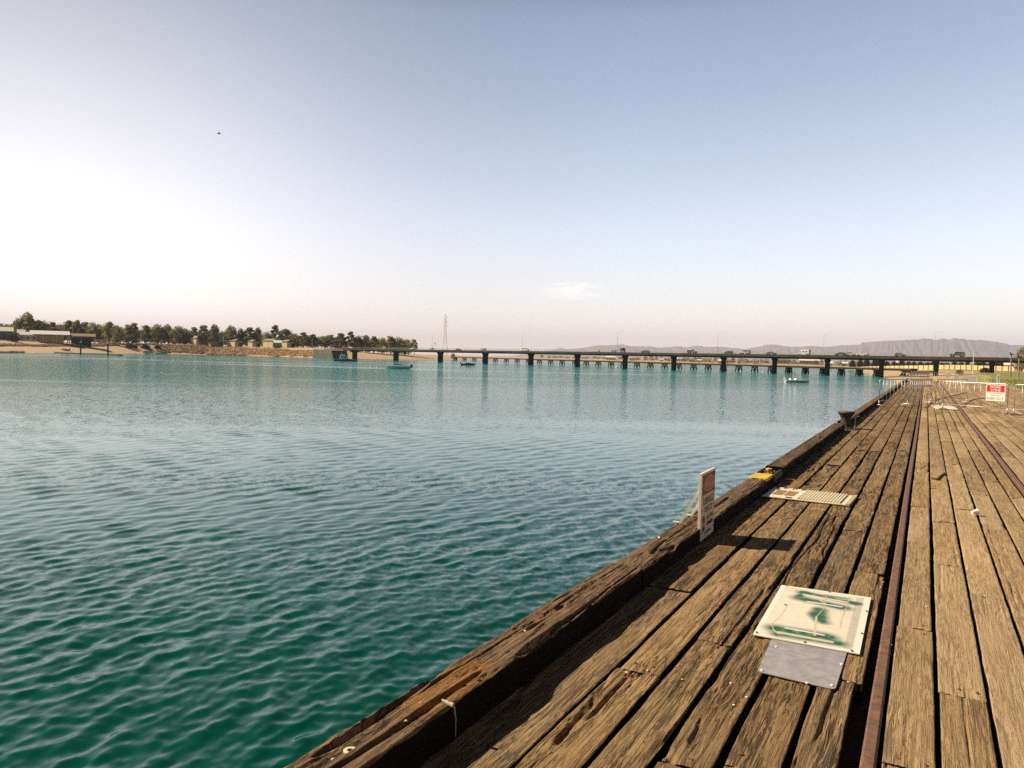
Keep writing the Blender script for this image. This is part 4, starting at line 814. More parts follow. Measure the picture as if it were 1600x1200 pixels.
# ------------------------------------------------------------------ boats and floats
HW = mat("boat white", (0.82, 0.82, 0.79), 0.35, 0.05, 2); HG = mat("boat pale green", (0.60, 0.68, 0.62), 0.4, 0.1, 2); HT = mat("boat teal stripe", (0.10, 0.26, 0.26), 0.4, 0.1); HD_ = mat("boat dark hull", (0.035, 0.022, 0.02), 0.5, 0.2)
def hull_mb(Lh, beam, free, sheer=0.35, mi=(0, 0)):
    st = np.linspace(0, 1, 13); V = []; k = 7
    for t in st:
        bw = beam/2*(1-max(0, (t-0.45)/0.55)**2.2)*(0.86+0.14*min(1, t*4)); x = (t-0.5)*Lh; top = free*(1+sheer*max(0, t-0.35)**1.6)
        for j in range(k):
            a = j/(k-1)*2-1; V.append((x+(0.28*free*max(0, t-0.8)*5*(abs(a))), a*bw*(1 if abs(a) == 1 else 0.96), -0.25+ (top+0.25)*abs(a)**2.4))
    Fs = [(i*k+j, i*k+j+1, (i+1)*k+j+1, (i+1)*k+j) for i in range(12) for j in range(k-1)]
    Fs += [tuple(range(k))]
    mb = MB().add(V, Fs)
    for i in range(12): mb.add([V[i*k], V[i*k+k-1], V[(i+1)*k+k-1], V[(i+1)*k]], [(0, 1, 2, 3)])
    return mb
def boat(name, label, px, py, ang, Lh, beam, free, hm_, parts):
    p = at(px, py, WZ); t = thing(name, label, "boat", (p[0], p[1], WZ+0.02), ang); hull_mb(Lh, beam, free).build("hull", hm_, t)
    for nm, mb, mm in parts: mb.build(nm, mm, t)
    return t
across = YAW+PI
boat("cabin_cruiser", "white cabin boat with a flying bridge moored by the bridge abutment", 540, 564.6, across+PI+0.25, 10.5, 3.2, 1.0, HT, [("deckhouse", MB().prism([(-2.6, 0.9), (-2.6, 2.5), (0.6, 2.5), (1.5, 1.2), (3.6, 1.1), (3.8, 0.9)], -1.1, 1.1, "Y"), HW), ("window", MB().box((-0.9, 0, 2.0), (2.6, 2.23, 0.5)), glass()), ("flybridge", MB().box((-1.2, 0, 2.9), (2.2, 1.8, 0.7)).box((-1.2, 0, 3.5), (2.0, 1.7, 0.07)), HW), ("mast", MB().tube([(-1.9, 0, 2.5), (-1.9, 0, 4.0)], 0.05, 6), STEEL), ("swim_platform", MB().box((-5.6, 0, 0.35), (1.0, 2.6, 0.12)), HT)])
boat("motor_launch", "long pale green launch with rails and a low cabin, moored alone in open water", 622, 576, across-0.12, 6.7, 2.2, 0.72, HG, [("cabin", MB().prism([(-1.3, 0.65), (-1.3, 1.45), (1.0, 1.45), (1.7, 0.65)], -0.75, 0.75, "Y"), HW), ("window", MB().box((-0.1, 0, 1.18), (2.0, 1.53, 0.24)), glass()), ("outboard", MB().box((-3.75, 0, 0.75), (0.45, 0.5, 0.9)), HD_), ("handrail", MB().tube([(1.6, -0.6, 0.8), (1.6, -0.6, 1.45), (3.3, -0.15, 1.6), (3.3, 0.15, 1.6), (1.6, 0.6, 1.45), (1.6, 0.6, 0.8)], 0.04, 6).tube([(-3.0, -0.8, 0.7), (-3.0, -0.8, 1.35), (-3.0, 0.8, 1.35), (-3.0, 0.8, 0.7)], 0.04, 6), HW), ("gunwale", MB().box((-0.8, 0.98, 0.74), (5.2, 0.10, 0.08)).box((-0.8, -0.98, 0.74), (5.2, 0.10, 0.08)), HW)])
boat("dark_dinghy", "small dark open boat moored in front of the road bridge below the pylon", 731, 570.6, across+PI-0.1, 5.8, 1.9, 0.6, HD_, [("thwart", MB().box((0, 0, 0.66), (0.4, 1.5, 0.06)).box((-1.6, 0, 0.66), (0.4, 1.5, 0.06)), HW), ("cover", MB().prism([(-0.9, .62), (-0.7, 1.0), (1.1, .95), (1.9, .66)], -0.6, 0.6, "Y"), mat("boat canvas", (0.22, 0.19, 0.17), 0.9, 0.1)), ("outboard", MB().box((-3.0, 0, 0.7), (0.4, 0.4, 0.8)), mat("maroon cowl", (0.16, 0.02, 0.02), 0.4, 0.1))])
boat("white_runabout", "low white runabout with a dark bow tarp drifting right of centre", 1245, 597.4, across+PI-0.05, 4.7, 1.7, 0.45, HW, [("windscreen", MB().prism([(-0.5, .45), (-0.2, .82), (-0.1, .82), (0.0, .45)], -0.6, 0.6, "Y"), HW), ("seat", MB().box((-1.3, 0.25, 0.62), (0.3, 0.45, 0.4)).box((-1.3, -0.35, 0.62), (0.3, 0.45, 0.4)), HW), ("outboard", MB().box((-2.4, 0, 0.65), (0.35, 0.4, 0.75)), HW), ("rub_strip", MB().box((0.9, -0.80, 0.12), (1.7, 0.10, 0.12)), HD_)])
def zshore(px, py):                              # where the sight line through a photo point meets the land
    P = CAM+ray(px, py)*np.arange(120, 1200, 2.0)[:, None]; k = np.nonzero(land_z(P[:, 0], P[:, 1]) >= P[:, 2])[0]
    return P[k[0]] if len(k) else CAM+ray(px, py)*500
p = zshore(102, 548); tn = thing("tin_dinghy", "small grey dinghy pulled up on the sandy beach behind the pontoon", "boat", (p[0], p[1], lz(p)+0.1), across); hull_mb(5.6, 2.0, 0.8).build("hull", mat("dull aluminium", (0.34, 0.33, 0.30), 0.5, 0.2, 2, 0.3), tn); MB().box((-0.5, 0, 1.0), (0.5, 1.6, 0.35)).box((1.0, 0, 0.95), (0.4, 1.4, 0.3)).build("seat", mat("maroon seat", (0.10, 0.03, 0.03), 0.8, 0.1), tn); MB().box((-2.9, 0, 0.9), (0.5, 0.5, 1.0)).build("outboard", HD_, tn)
BUOYM = mat("white buoy", (0.78, 0.77, 0.74), 0.5, 0.05)
for k, (x, y, r, lb) in enumerate(((492, 561.5, 0.32, "white mooring buoy in front of the rock bank"), (579.5, 574.5, 0.30, "white mooring buoy left of the pale green launch"), (589, 574, 0.16, "tiny white float beside the pale green launch"), (905, 571, 0.9, "white float behind the first piers of the timber bridge"), (963.8, 574.2, 0.6, "pale float against a road bridge pier under the flat truck"), (1092, 569.5, 0.6, "white float beyond the middle of the timber bridge"), (1157.5, 580.2, 0.34, "white float beside a trestle below the silver wagon"), (1192, 581.5, 0.34, "white float left of a wide road bridge pier"), (1242, 583.0, 0.30, "white float behind the white runabout"), (695.5, 571, 0.2, "tiny float left of the dark dinghy"))):
    p = at(x, y, WZ); b_ = thing("mooring_buoy", lb, "buoy", (p[0], p[1], WZ), 0, "white mooring floats"); MB().lathe([(0.02, -r*.9), (r*.7, -r*.55), (r, 0), (r*.8, r*.6), (r*.3, r*.95), (0.02, r)], 12).build("float", BUOYM, b_, smooth=True); MB().tube([(0, 0, r*.9), (0, 0, r*1.5)], r*.12, 6).build("ring", STEEL, b_)

# ------------------------------------------------------------------ pontoon jetty and its piles
DKM = mat("tarred jetty timber", (0.028, 0.022, 0.018), 0.85, 0.3, 2)
pa_, pb_, pc_ = at(188.5, 555.8, WZ), at(60, 550.2, WZ), zshore(-6, 541)
jt = thing("pontoon_jetty", "long low dark pontoon with a gangway running out from the beach", "jetty", (pa_[0], pa_[1], WZ))
def beam_between(mb, a, b_, wd, ht):
    a, b_ = Vector(a), Vector(b_); d = b_-a; s = Vector((-d.y, d.x, 0)).normalized()*wd/2; z = Vector((0, 0, ht)); V = [a-s, a+s, a+s+z, a-s+z, b_-s, b_+s, b_+s+z, b_-s+z]
    mb.add([v-Vector((pa_[0], pa_[1], WZ)) for v in V], [(0, 1, 2, 3), (7, 6, 5, 4), (0, 4, 5, 1), (1, 5, 6, 2), (2, 6, 7, 3), (3, 7, 4, 0)]); return mb
beam_between(MB(), (*pa_[:2], WZ-0.2), (*pb_[:2], WZ-0.2), 2.4, 0.75).build("pontoon", DKM, jt); beam_between(MB(), (*pb_[:2], WZ+0.3), (*pc_[:2], lz(pc_)+0.3), 1.8, 0.4).build("gangway", DKM, jt)
for px, yb, yt, lb in ((48.2, 549.5, 530.5, "dark jetty pile with a white cap, the one near the gangway"), (126, 554, 534, "dark jetty pile with a white cap, the middle one of three"), (168.6, 555.2, 535, "dark jetty pile with a white cap, near the pontoon tip")):
    dp = F*(H-WZ)/(yb-hy(px)); p = dcol(px, dp); hh = (yb-yt)*dp/F; t = thing("jetty_pile", lb, "pile", (p[0], p[1], WZ), 0, "piles of the pontoon jetty"); MB().tube([(0, 0, -1.5), (0, 0, hh-0.5)], 0.36, 12).build("post", DKM, t); MB().lathe([(0.42, hh-0.5), (0.42, hh-0.15), (0.05, hh)], 12).build("cap", WHITE, t)

# ------------------------------------------------------------------ rock banks
ROCK = mat("ochre rock", (0.21, 0.115, 0.055), 0.95, 0.5, 0.35, 0, 0.05, (0.41, 0.25, 0.13)); DROCK = mat("brown rock", (0.20, 0.11, 0.06), 0.95, 0.5, 0.35, 0, 0.05, (0.33, 0.2, 0.11))
def rocks(name, label, places, mt):
    mb = MB(); rg = random.Random(5)
    for (x, y, z, r) in places:
        k = 6; tw = rg.random()*6
        V = [(x, y, z+r*rg.uniform(.6, .95))]
        for zz, q in ((0.45, 0.85), (-0.2, 1.0)):
            for j in range(k): a = tw+2*PI*j/k; s = r*q*rg.uniform(.75, 1.2); V.append((x+s*math.cos(a), y+s*math.sin(a), z+zz*r*rg.uniform(.7, 1.2)))
        Fs = [(0, 1+j, 1+(j+1) % k) for j in range(k)]+[(1+j, 7+j, 7+(j+1) % k, 1+(j+1) % k) for j in range(k)]
        mb.add(V, Fs)
    o = mb.build(name, mt); o["kind"] = "stuff"; o["label"] = label; return o
def shore_par(px):
    xs = [s[0] for s in SHORE]; return np.interp(px, xs, [s[1] for s in SHORE]), np.interp(px, xs, [s[2] for s in SHORE])
pl = []; rg = random.Random(21)
for k in range(5200):
    px = rg.uniform(243, 533); dp, bw = shore_par(px); q = rg.uniform(-0.06, 1.15); beach = max(0, (330-px)/90)*10
    p = dcol(px, dp+beach*0.4+1+q*max(bw, 11)); pl.append((p[0], p[1], 0.05, rg.uniform(0.35, 0.95)))
def settle(pl):
    q = np.array(pl); q[:, 2] += np.maximum(land_z(q[:, 0], q[:, 1]), WZ); return q
pl = settle(pl)
rocks("rock_revetment", "sloping bank of ochre boulders along the far shore up to the bridge", pl, ROCK)
pl = []
for k in range(1500):
    px = rg.uniform(-12, 250); dp, bw = shore_par(px); p = dcol(px, dp+bw*rg.uniform(0.86, 1.12)); pl.append((p[0], p[1], 0.25, rg.uniform(0.4, 0.9)))
for k in range(260):
    px = rg.uniform(-12, 38); dp, bw = shore_par(px); p = dcol(px, dp+rg.uniform(-1, 7)); pl.append((p[0], p[1], 0.15, rg.uniform(0.3, 0.7)))
pl = settle(pl)
rocks("rock_bank", "low band of brown rocks along the top of the sandy beach", pl, DROCK)
# ------------------------------------------------------------------ trees
def leafmat(name, c1, c2):
    mt, nt, b = nodes(name); oi = N(nt, "ShaderNodeObjectInfo"); geo = N(nt, "ShaderNodeNewGeometry"); nz = N(nt, "ShaderNodeTexNoise", i_Scale=0.45, i_Detail=4.0); L(nt, geo.outputs["Position"], nz.inputs[0])
    f = math_(nt, "ADD", math_(nt, "MULTIPLY", nz.outputs[0], 0.75), math_(nt, "MULTIPLY", oi.outputs["Random"], 0.3)); L(nt, ramp(nt, f, [(0.25, c1), (0.75, c2)]), b.inputs["Base Color"]); b.inputs["Roughness"].default_value = 0.75; b.inputs["Specular IOR Level"].default_value = 0.2
    tr = N(nt, "ShaderNodeBsdfTranslucent"); mx = N(nt, "ShaderNodeMixShader", i_0=0.5); L(nt, b.inputs["Base Color"].links[0].from_socket, tr.inputs[0]); L(nt, b.outputs[0], mx.inputs[1]); L(nt, tr.outputs[0], mx.inputs[2]); L(nt, mx.outputs[0], nt.nodes["Material Output"].inputs[0])
    return mt
LEAF = leafmat("gum leaves", (0.155, 0.148, 0.048), (0.36, 0.315, 0.125)); LEAF2 = leafmat("dry scrub leaves", (0.12, 0.10, 0.045), (0.27, 0.21, 0.10)); BARK = mat("pale bark", (0.24, 0.18, 0.12), 0.9, 0.3, 2.0); TWIG = mat("dark bark", (0.07, 0.05, 0.035), 0.9, 0.3, 2.0)
def tree_proto(sd, h, w, clumps, kind, leaf, bark, name, per=105):
    rg = np.random.default_rng(sd); t = thing(name, "x", "tree"); tips = []
    mb = MB(); base = 0.20*h if kind == "gum" else 0.10*h
    mb.tube([(0, 0, -0.6), (0.12, 0.05, base), (0.25*w*0.1, 0, base*1.5)], [0.028*h, 0.022*h, 0.016*h], 7)
    for k in range(clumps):
        a = 2*PI*k*0.618+rg.normal(0, .3); u = (k+0.5)/clumps
        if kind == "gum": zz = h*(0.26+0.69*u); rad = w*0.5*math.sqrt(max(0.05, 1-(2*u-0.75)**2*0.75))*rg.uniform(.45, .95)*(1-0.45*u)
        elif kind == "cone": zz = h*(0.15+0.8*u); rad = w*0.42*(1-u)*rg.uniform(.6, 1)
        else: zz = h*(0.13+0.76*u); rad = w*0.44*math.sqrt(max(0.02, 1-u*u))*rg.uniform(.5, 1)
        tip = (rad*math.cos(a), rad*math.sin(a), zz); tips.append(tip)
        if kind == "gum" or k % 2 == 0: mb.tube([(0.02*w, 0, base*rg.uniform(0.8, 1.45)), (tip[0]*.55, tip[1]*.55, (base+tip[2])/2*1.02), tip], [0.012*h, 0.008*h, 0.003*h], 5)
    mb.build("trunk", bark, t)
    V = []; 
    for c in tips:
        r = w*rg.uniform(.13, .22) if kind == "gum" else w*rg.uniform(.16, .26)
        n = per; d = rg.normal(size=(n, 3)); d /= np.linalg.norm(d, axis=1)[:, None]; q = np.array(c)+d*np.array([1.15, 1.15, .72])*r*(rg.random((n, 1))**0.45)*rg.uniform(0.75, 1.1)
        s = rg.uniform(.030, .060, (n, 1))*h*0.9; a1 = rg.normal(size=(n, 3)); a1 /= np.linalg.norm(a1, axis=1)[:, None]; a2 = np.cross(a1, rg.normal(size=(n, 3))); a2 /= np.linalg.norm(a2, axis=1)[:, None]
        V.append(np.stack([q-a1*s, q+a2*s*.55, q+a1*s, q-a2*s*.55], 1).reshape(-1, 3))
    V = np.concatenate(V); np_obj("crown", np_mesh("crown", V, np.arange(len(V)).reshape(-1, 4), leaf, smooth=False), t); return t
SPEC = {"gum": [(61, 12, 10, 15, "gum"), (62, 13, 8, 12, "gum"), (63, 11, 11, 17, "gum"), (67, 12, 9, 13, "gum")], "round": [(64, 10, 11, 18, "round"), (65, 9, 9, 15, "round")]}
PROTO = {}; USED = set()
for kd, lst in SPEC.items():
    PROTO[kd] = [(tree_proto(*a, LEAF, BARK if kd == "gum" else TWIG, {"gum": "gum_tree", "round": "shade_tree"}[kd]), a[1], a[2]) for a in lst]
def plant(px, depth, ytop, wpx, kd, label, group, zb=None, cat="tree", pool=None):
    p = dcol(px, depth); z = lz(p) if zb is None else zb; h = max(1.2, ztop(px, ytop, depth)-z); w = wpx*depth/F
    lst = (pool or PROTO)[kd]; k = int(px*7+ytop) % len(lst); o, ph, pw = lst[k]; sc = (w/pw, w/pw, h/ph); rz = (px*1.7) % 6.28
    if id(o) not in USED:
        USED.add(id(o)); o.location = (p[0], p[1], z); o.rotation_euler.z = rz; o.scale = sc; o["label"] = label; o["group"] = group; o["category"] = cat; return o
    return dup(o, (p[0], p[1], z), rz, label, sc, group)
G1 = "trees along the western shore"
TREES = [(3, 504, 18, 640, "round", "low dark tree behind the blue-grey house"), (20, 506, 20, 655, "round", "rounded tree between the blue-grey house and the tallest gum"), (29, 499, 22, 640, "gum", "pale gum tree beside the tallest gum on the far beach"), (44, 490.5, 27, 640, "gum", "tallest gum tree on the beach side, wide dark crown above the white-roofed shelter"), (60, 500, 20, 650, "gum", "dense tree just right of the tallest gum"), (71, 501, 18, 655, "round", "dense dark tree over the middle of the white shelter roof"), (82, 503, 18, 655, "gum", "tree over the right half of the white shelter roof"), (94, 505, 18, 655, "round", "lower tree over the right end of the white shelter roof"),
 (108, 500.5, 18, 640, "gum", "thin open gum between the white shelter and the brown roof"), (120, 500.5, 18, 640, "gum", "open topped gum above the brown roof"), (132, 503, 20, 645, "gum", "spreading tree above the right end of the brown roof"), (147, 502.5, 20, 640, "round", "broad tree right of the brown roof"), (157, 506, 16, 640, "round", "small rounded tree beside a broad one right of the brown roof"), (171, 503, 20, 630, "gum", "gum tree with a layered crown left of the dark beach bushes"), (184, 507, 17, 615, "round", "dense low crown right of the layered gum"), (200, 507, 14, 625, "gum", "slim tree directly above the first beach bush"), (209, 504.5, 18, 625, "gum", "tall round tree over the beach bushes"),
 (228, 508, 18, 640, "gum", "open grey-green tree left of the shore flagpole"), (246, 506, 20, 640, "round", "full dark tree right of the shore flagpole"), (262, 508.5, 20, 645, "gum", "thin brown-tinged gum left of the first cream cabin"), (279, 509, 24, 640, "round", "broad dense tree next to the first cream cabin"), (291, 512, 14, 640, "round", "low tree tucked behind the first cream cabin"), (304, 511, 15, 645, "gum", "gum tree rising behind the first cream cabin"), (317, 508, 19, 635, "gum", "round topped tall gum between the first and second cabins"), (334, 508.5, 18, 630, "gum", "open crowned gum over the second cabin"), (347, 517, 12, 640, "round", "low tree between the second and third cabins"), (360, 510.5, 21, 630, "gum", "dense dark gum over the third cabin"), (376, 514, 16, 630, "gum", "gum right of the third cabin"), (390, 511, 20, 630, "gum", "large dark gum over the narrow fourth cabin"), (403, 513, 14, 630, "gum", "thin gum left of the fifth cabin"), (418, 518, 16, 620, "round", "rounded low tree behind the fifth cabin"), (430, 507.5, 17, 625, "gum", "tallest gum right of the cabins, with a high open crown"), (446, 514, 22, 620, "gum", "flat topped wide tree beside the high open gum"), (459, 520, 17, 615, "round", "rounded tree right of the flat topped tree"),
 (474, 519, 18, 600, "gum", "dense gum over the end of the rock bank"), (489, 522, 18, 600, "gum", "gum just left of the bridge abutment"), (503, 524, 16, 600, "round", "round tree behind the start of the bridge"), (516, 523, 16, 600, "gum", "gum above the bridge abutment"), (533, 520.5, 18, 600, "gum", "gum behind the white pickup on the bridge"), (548, 517.5, 16, 600, "gum", "tallest gum in the row behind the bridge start"), (560, 524, 14, 600, "round", "round tree left of the yellow van, first in from the tallest gum"), (571, 523.5, 16, 600, "gum", "gum tree in the bridge row, a little left of the yellow van"), (584, 525, 16, 600, "gum", "gum tree close behind the rear of the yellow van"), (597, 527, 16, 610, "round", "low tree directly behind the yellow van"), (610, 525, 18, 615, "gum", "gum tree over the front of the yellow van"), (622, 526.5, 24, 620, "round", "broad dense tree right of the yellow van"), (638, 529, 18, 620, "round", "last big rounded tree at the end of the row"), (647, 530, 12, 640, "gum", "thin pale gum standing at the very end of the tree row")]
for px, yt, w, dp, kd, lb in TREES: plant(px, dp, yt, w*1.28, kd, lb, G1)
k = 0
for px in np.arange(2, 640, 8.0):                # the dark lower growth between and behind the named trees
    k += 1; yb = np.interp(px, [0, 240, 300, 500, 640], [510, 513, 517, 526.5, 532]); plant(px+random.uniform(-3, 3), 680+random.uniform(-12, 12), yb+random.uniform(-3, 3), random.uniform(15, 23), ("round", "round", "gum")[k % 3], "understorey tree filling in behind the western shore trees", "understorey behind the western trees")
BUSHM = leafmat("dark beach bush leaves", (0.028, 0.030, 0.014), (0.07, 0.06, 0.03))
BUSH = {"bush": [(tree_proto(81, 4, 6, 22, "round", BUSHM, TWIG, "beach_bush", 190), 4, 6), (tree_proto(82, 4, 6, 14, "round", LEAF2, TWIG, "scrub_bush", 90), 4, 6)]}
for px, yt, w, yb, lb in ((203, 536, 15, 545.5, "dark rounded bush on the sand, first of three"), (211, 539, 9, 545, "small bush leaning on the first dark beach bush"), (227, 538.5, 16, 546, "dark rounded bush on the sand, middle of three"), (245.5, 539, 10, 546, "small dark bush where the sand meets the rock bank"), (209, 531, 9, 537, "dark bush up on the bank above the beach bushes"), (20, 521, 18, 530, "dark bushes before the blue-grey house")):
    p = zshore(px, yb-0.8) if yb > 540 else dcol(px, 640.0 if px > 100 else 500.0); dp = float((p-CAM) @ _f); plant(px, dp, yt, w, "bush", lb, "bushes on the western beach", lz(p)-0.2, "bush", {"bush": BUSH["bush"][:1]})
# ------------------------------------------------------------------ buildings on the western shore
ROOFW = mat("pale metal roof", (0.80, 0.79, 0.76), 0.5, 0.06, 1); ROOFB = mat("ochre roof", (0.27, 0.165, 0.05), 0.8, 0.2, 0.8); WALLC = mat("cream wall", (0.66, 0.53, 0.29), 0.85, 0.08, 0.6); WALLG = mat("blue grey wall", (0.14, 0.17, 0.20), 0.8, 0.1, 0.6); SHADE = mat("dark timber and roof shade", (0.055, 0.04, 0.03), 0.9, 0.2, 0.6); ROOFG = mat("grey roof", (0.20, 0.19, 0.165), 0.7, 0.12, 0.7)
FACE = YAW
def house(name, label, px, depth, y0, y1, wpx, wall, roof, cat="house", group=None, deep=7.0, pitch=0.30, rz=None, door=True, zb=None, panes=True):
    p = dcol(px, depth); z = lz(p)-0.3 if zb is None else zb; top = ztop(px, y0, depth); w = wpx*depth/F; hgt = max(2.2, top-z); hw = hgt*(1-pitch)
    t = thing(name, label, cat, (p[0], p[1], z), -math.atan2(p[0]*-1, p[1])*-1 if rz is None else rz, group)
    MB().box((0, deep/2, hw/2), (w, deep, hw)).build("wall", wall, t)
    e = 0.35; MB().prism([(-0.45, hw-0.12), (deep/2, hgt), (deep+0.45, hw-0.12), (deep+0.45, hw+0.06), (deep/2, hgt+0.2), (-0.45, hw+0.06)], -w/2-e, w/2+e, "X").build("roof", roof, t)
    mb = MB(); n = max(1, int(w/3.2))
    for k in range(n):
        x = -w/2+w*(k+0.5)/n
        if door and k == n//2 and n > 1: continue
        mb.box((x, -0.01, hw*0.55), (min(1.3, w*0.25), 0.06, hw*0.32))
    if panes: mb.build("window", glass(), t)
    if door and n > 1: MB().box((-w/2+w*(n//2+0.5)/n, -0.02, 1.0), (0.95, 0.07, 2.0)).build("door", SHADE, t)
    return t
house("beach_house", "blue-grey house with a pale roof at the far end of the beach", 5, 520, 511, 530, 26, WALLG, ROOFW, deep=10)
house("yellow_house", "small yellow house between the blue-grey house and the white shelter", 33, 560, 515, 530, 10, mat("ochre wall", (0.46, 0.30, 0.09), 0.8, 0.1, 1), ROOFW, deep=8)
def shelter(name, label, px, depth, y0, ye, wpx, roof, low=False):
    p = dcol(px, depth); z = lz(p)-0.2; w = wpx*depth/F; top = ztop(px, y0, depth)-z; eave = ztop(px, ye, depth)-z; dpt = 12.0
    t = thing(name, label, "shelter", (p[0], p[1], z), math.atan2(p[0], p[1])*-1)
    MB().prism([(-0.5, eave), (dpt/2, top), (dpt+0.5, eave), (dpt+0.5, eave+0.25), (dpt/2, top+0.25), (-0.5, eave+0.25)], -w/2, w/2, "X").build("roof", roof, t)
    n = max(3, int(w/5))
    for k in range(n):
        for yy in (0.1, dpt-0.1): MB().box((-w/2+0.4+(w-0.8)*k/(n-1), yy, eave/2), (0.22, 0.22, eave)).build("post", CREAM, t)
    MB().box((0, dpt*0.7, eave*0.45), (w*0.7, 0.3, eave*0.9)).build("back_wall", SHADE if "ochre" in label else WALLC, t); return t  # ochre shelter's back wall near-black: shade under the roof put into its colour
shelter("white_shelter", "long open shelter with a bright white roof above the beach", 78, 530, 517.2, 523, 54, ROOFW)
house("white_shed", "low white shed with a sloping roof joined to the left of the open shelter", 44, 528, 519, 527, 24, mat("white wall", (0.62, 0.59, 0.53), 0.8, 0.06, 1), ROOFW, "shed", deep=8, door=False)
shelter("brown_shelter", "low shelter with an ochre roof and deep shade beneath", 127, 545, 521.5, 526, 40, ROOFB)
for px, y0, w, lb in ((158, 527, 20, "white caravan right of the ochre shelter"), (182, 527.5, 14, "white caravan above the left of the beach bushes"), (232, 527.5, 16, "long white caravan under the trees right of the beach bushes"), (252, 528, 18, "white caravan next to the tree by the first cabin")):
    dp = 585; p = dcol(px, dp); z = lz(p); wm = w*dp/F; hm2 = 2.6
    t = thing("caravan", lb, "caravan", (p[0], p[1], z), -math.atan2(p[0], p[1]), "caravans parked along the western shore")
    MB().prism([(-wm/2, .5), (-wm/2, 2.2), (-wm/2+.4, hm2), (wm/2-.5, hm2), (wm/2, 1.9), (wm/2-.2, .5)], 0, 2.3, "Y").build("body", W_ and mat("caravan white", (0.66, 0.63, 0.56), 0.4, 0.05, 1), t, bevel=0.06)
    MB().box((-wm*.22, -0.01, 1.75), (wm*.22, .05, .6)).box((wm*.2, -0.01, 1.75), (wm*.22, .05, .6)).build("window", glass(), t)
    for s in (-.12, .06): MB().tube([(wm*s, -0.02, .32), (wm*s, .2, .32)], .32, 12).build("wheel", TYRE, t)
p = zshore(236, 538.5); ub = thing("upturned_boat", "bright white upturned boat lying at the top of the beach", "boat", (p[0], p[1], lz(p)+1.3), across+0.4)
h_ = hull_mb(5.5, 2.3, 1.1).build("hull", HW, ub); h_.rotation_euler = (PI, 0.12, 0); MB().box((0, 0, 0.32), (4.6, 0.10, 0.16)).build("keel", HW, ub)
CAB = [(303, 525, 10.5, "first cream cabin from the beach, set apart where the rock bank begins"), (332, 525.5, 8, "second cream cabin on the rock bank, narrow wall lit"), (362, 530, 13, "third cream cabin on the rock bank, wide bright wall"), (391.5, 531, 7, "fourth cream cabin on the rock bank, narrow wall lit"), (420, 529.5, 15, "largest cream cabin on the rock bank with a shed roof beside it"), (445, 531, 8, "last cream cabin on the rock bank before the bridge")]
for k, (px, y0, w, lb) in enumerate(CAB):
    dp = float(shore_par(px)[0])+22; wm = w*dp/F/0.55
    t = house("shore_cabin", lb, px-w*0.1, dp, y0, 538, w/0.55, WALLC, ROOFG, "cabin", "cream cabins along the rock bank", deep=6, pitch=0.22, rz=-0.22, door=False, panes=False)
    MB().box((wm/2+1.9, 2.6, 2.9), (3.6, 5.5, 0.18)).build("verandah_roof", ROOFG, t); MB().box((wm/2+1.7, 4.8, 1.4), (3.2, 0.2, 2.8)).build("verandah_wall", SHADE, t)
    for s in (0.3, 5.0): MB().box((wm/2+3.5, s, 1.4), (0.16, 0.16, 2.8)).build("verandah_post", CREAM, t)
house("grey_shed", "grey roofed shed beside the largest cream cabin", 434, 590, 532, 540, 12, mat("grey wall", (0.26, 0.27, 0.27), 0.8, 0.1, 1), ROOFW, "shed", deep=8)
for px, yt, dp, lb in ((220, 506, 590, "tall thin flagpole on the western shore above the beach bushes"), (349, 519, 600, "plain pole on the rock bank between the second and third cabins"), (411, 519.5, 600, "plain pole on the rock bank left of the largest cabin"), (113, 505, 590, "plain pole above the ochre shelter"), (487.5, 531, 560, "short pole on the rock bank near the bridge")):
    p = dcol(px, dp); z = lz(p); t = thing("shore_pole", lb, "pole", (p[0], p[1], z), 0, "poles on the western shore"); hh = ztop(px, yt, dp)-z; MB().tube([(0, 0, 0), (0, 0, hh)], [0.16, 0.09], 8).build("shaft", LP, t); MB().lathe([(0.3, hh), (0.3, hh+.12), (0.05, hh+.3)], 8).build("finial", LP, t)
p = zshore(5, 538.5); t = thing("handrail", "low pipe handrail at the head of the gangway on the beach", "handrail", (p[0], p[1], lz(p)), FACE)
MB().tube([(-4, 0, 1.1), (5, 0, 1.1)], .06, 6).build("top_rail", GALV, t)
for x in (-4, -1, 2, 5): MB().tube([(x, 0, 0), (x, 0, 1.1)], .06, 6).build("post", GALV, t)

# ------------------------------------------------------------------ pylon beyond the bridges
dp = 1090; p = dcol(695, dp); z0 = lz(p); py = thing("power_pylon", "tall grey lattice power pylon standing beyond the bridges", "pylon", (p[0], p[1], z0), 0.5)
hh = ztop(695.5, 490.5, dp)-z0; sec = [(0, 4.2), (.14, 3.3), (.30, 2.5), (.46, 1.75), (.60, 1.35), (.70, 1.25), (.80, 1.15), (.90, .9), (1.0, .12)]
PYL = mat("pale pylon steel", (0.72, 0.71, 0.69), 0.6, 0.08, 1.0, 0.3)
for sx_, sy_ in ((1, 1), (1, -1), (-1, -1), (-1, 1)): MB().tube([(sx_*w, sy_*w, t*hh) for t, w in sec], 0.17, 4).build("leg", PYL, py)
mb = MB(); cs_ = ((1, 1), (1, -1), (-1, -1), (-1, 1))
for i in range(len(sec)-1):
    (t0, w0), (t1, w1) = sec[i], sec[i+1]
    for a in range(4):
        (ax_, ay_), (bx_, by_) = cs_[a], cs_[(a+1) % 4]
        mb.tube([(ax_*w0, ay_*w0, t0*hh), (bx_*w1, by_*w1, t1*hh)], 0.085, 4); mb.tube([(bx_*w0, by_*w0, t0*hh), (ax_*w1, ay_*w1, t1*hh)], 0.085, 4); mb.tube([(ax_*w1, ay_*w1, t1*hh), (bx_*w1, by_*w1, t1*hh)], 0.085, 4)
mb.build("lattice", PYL, py)
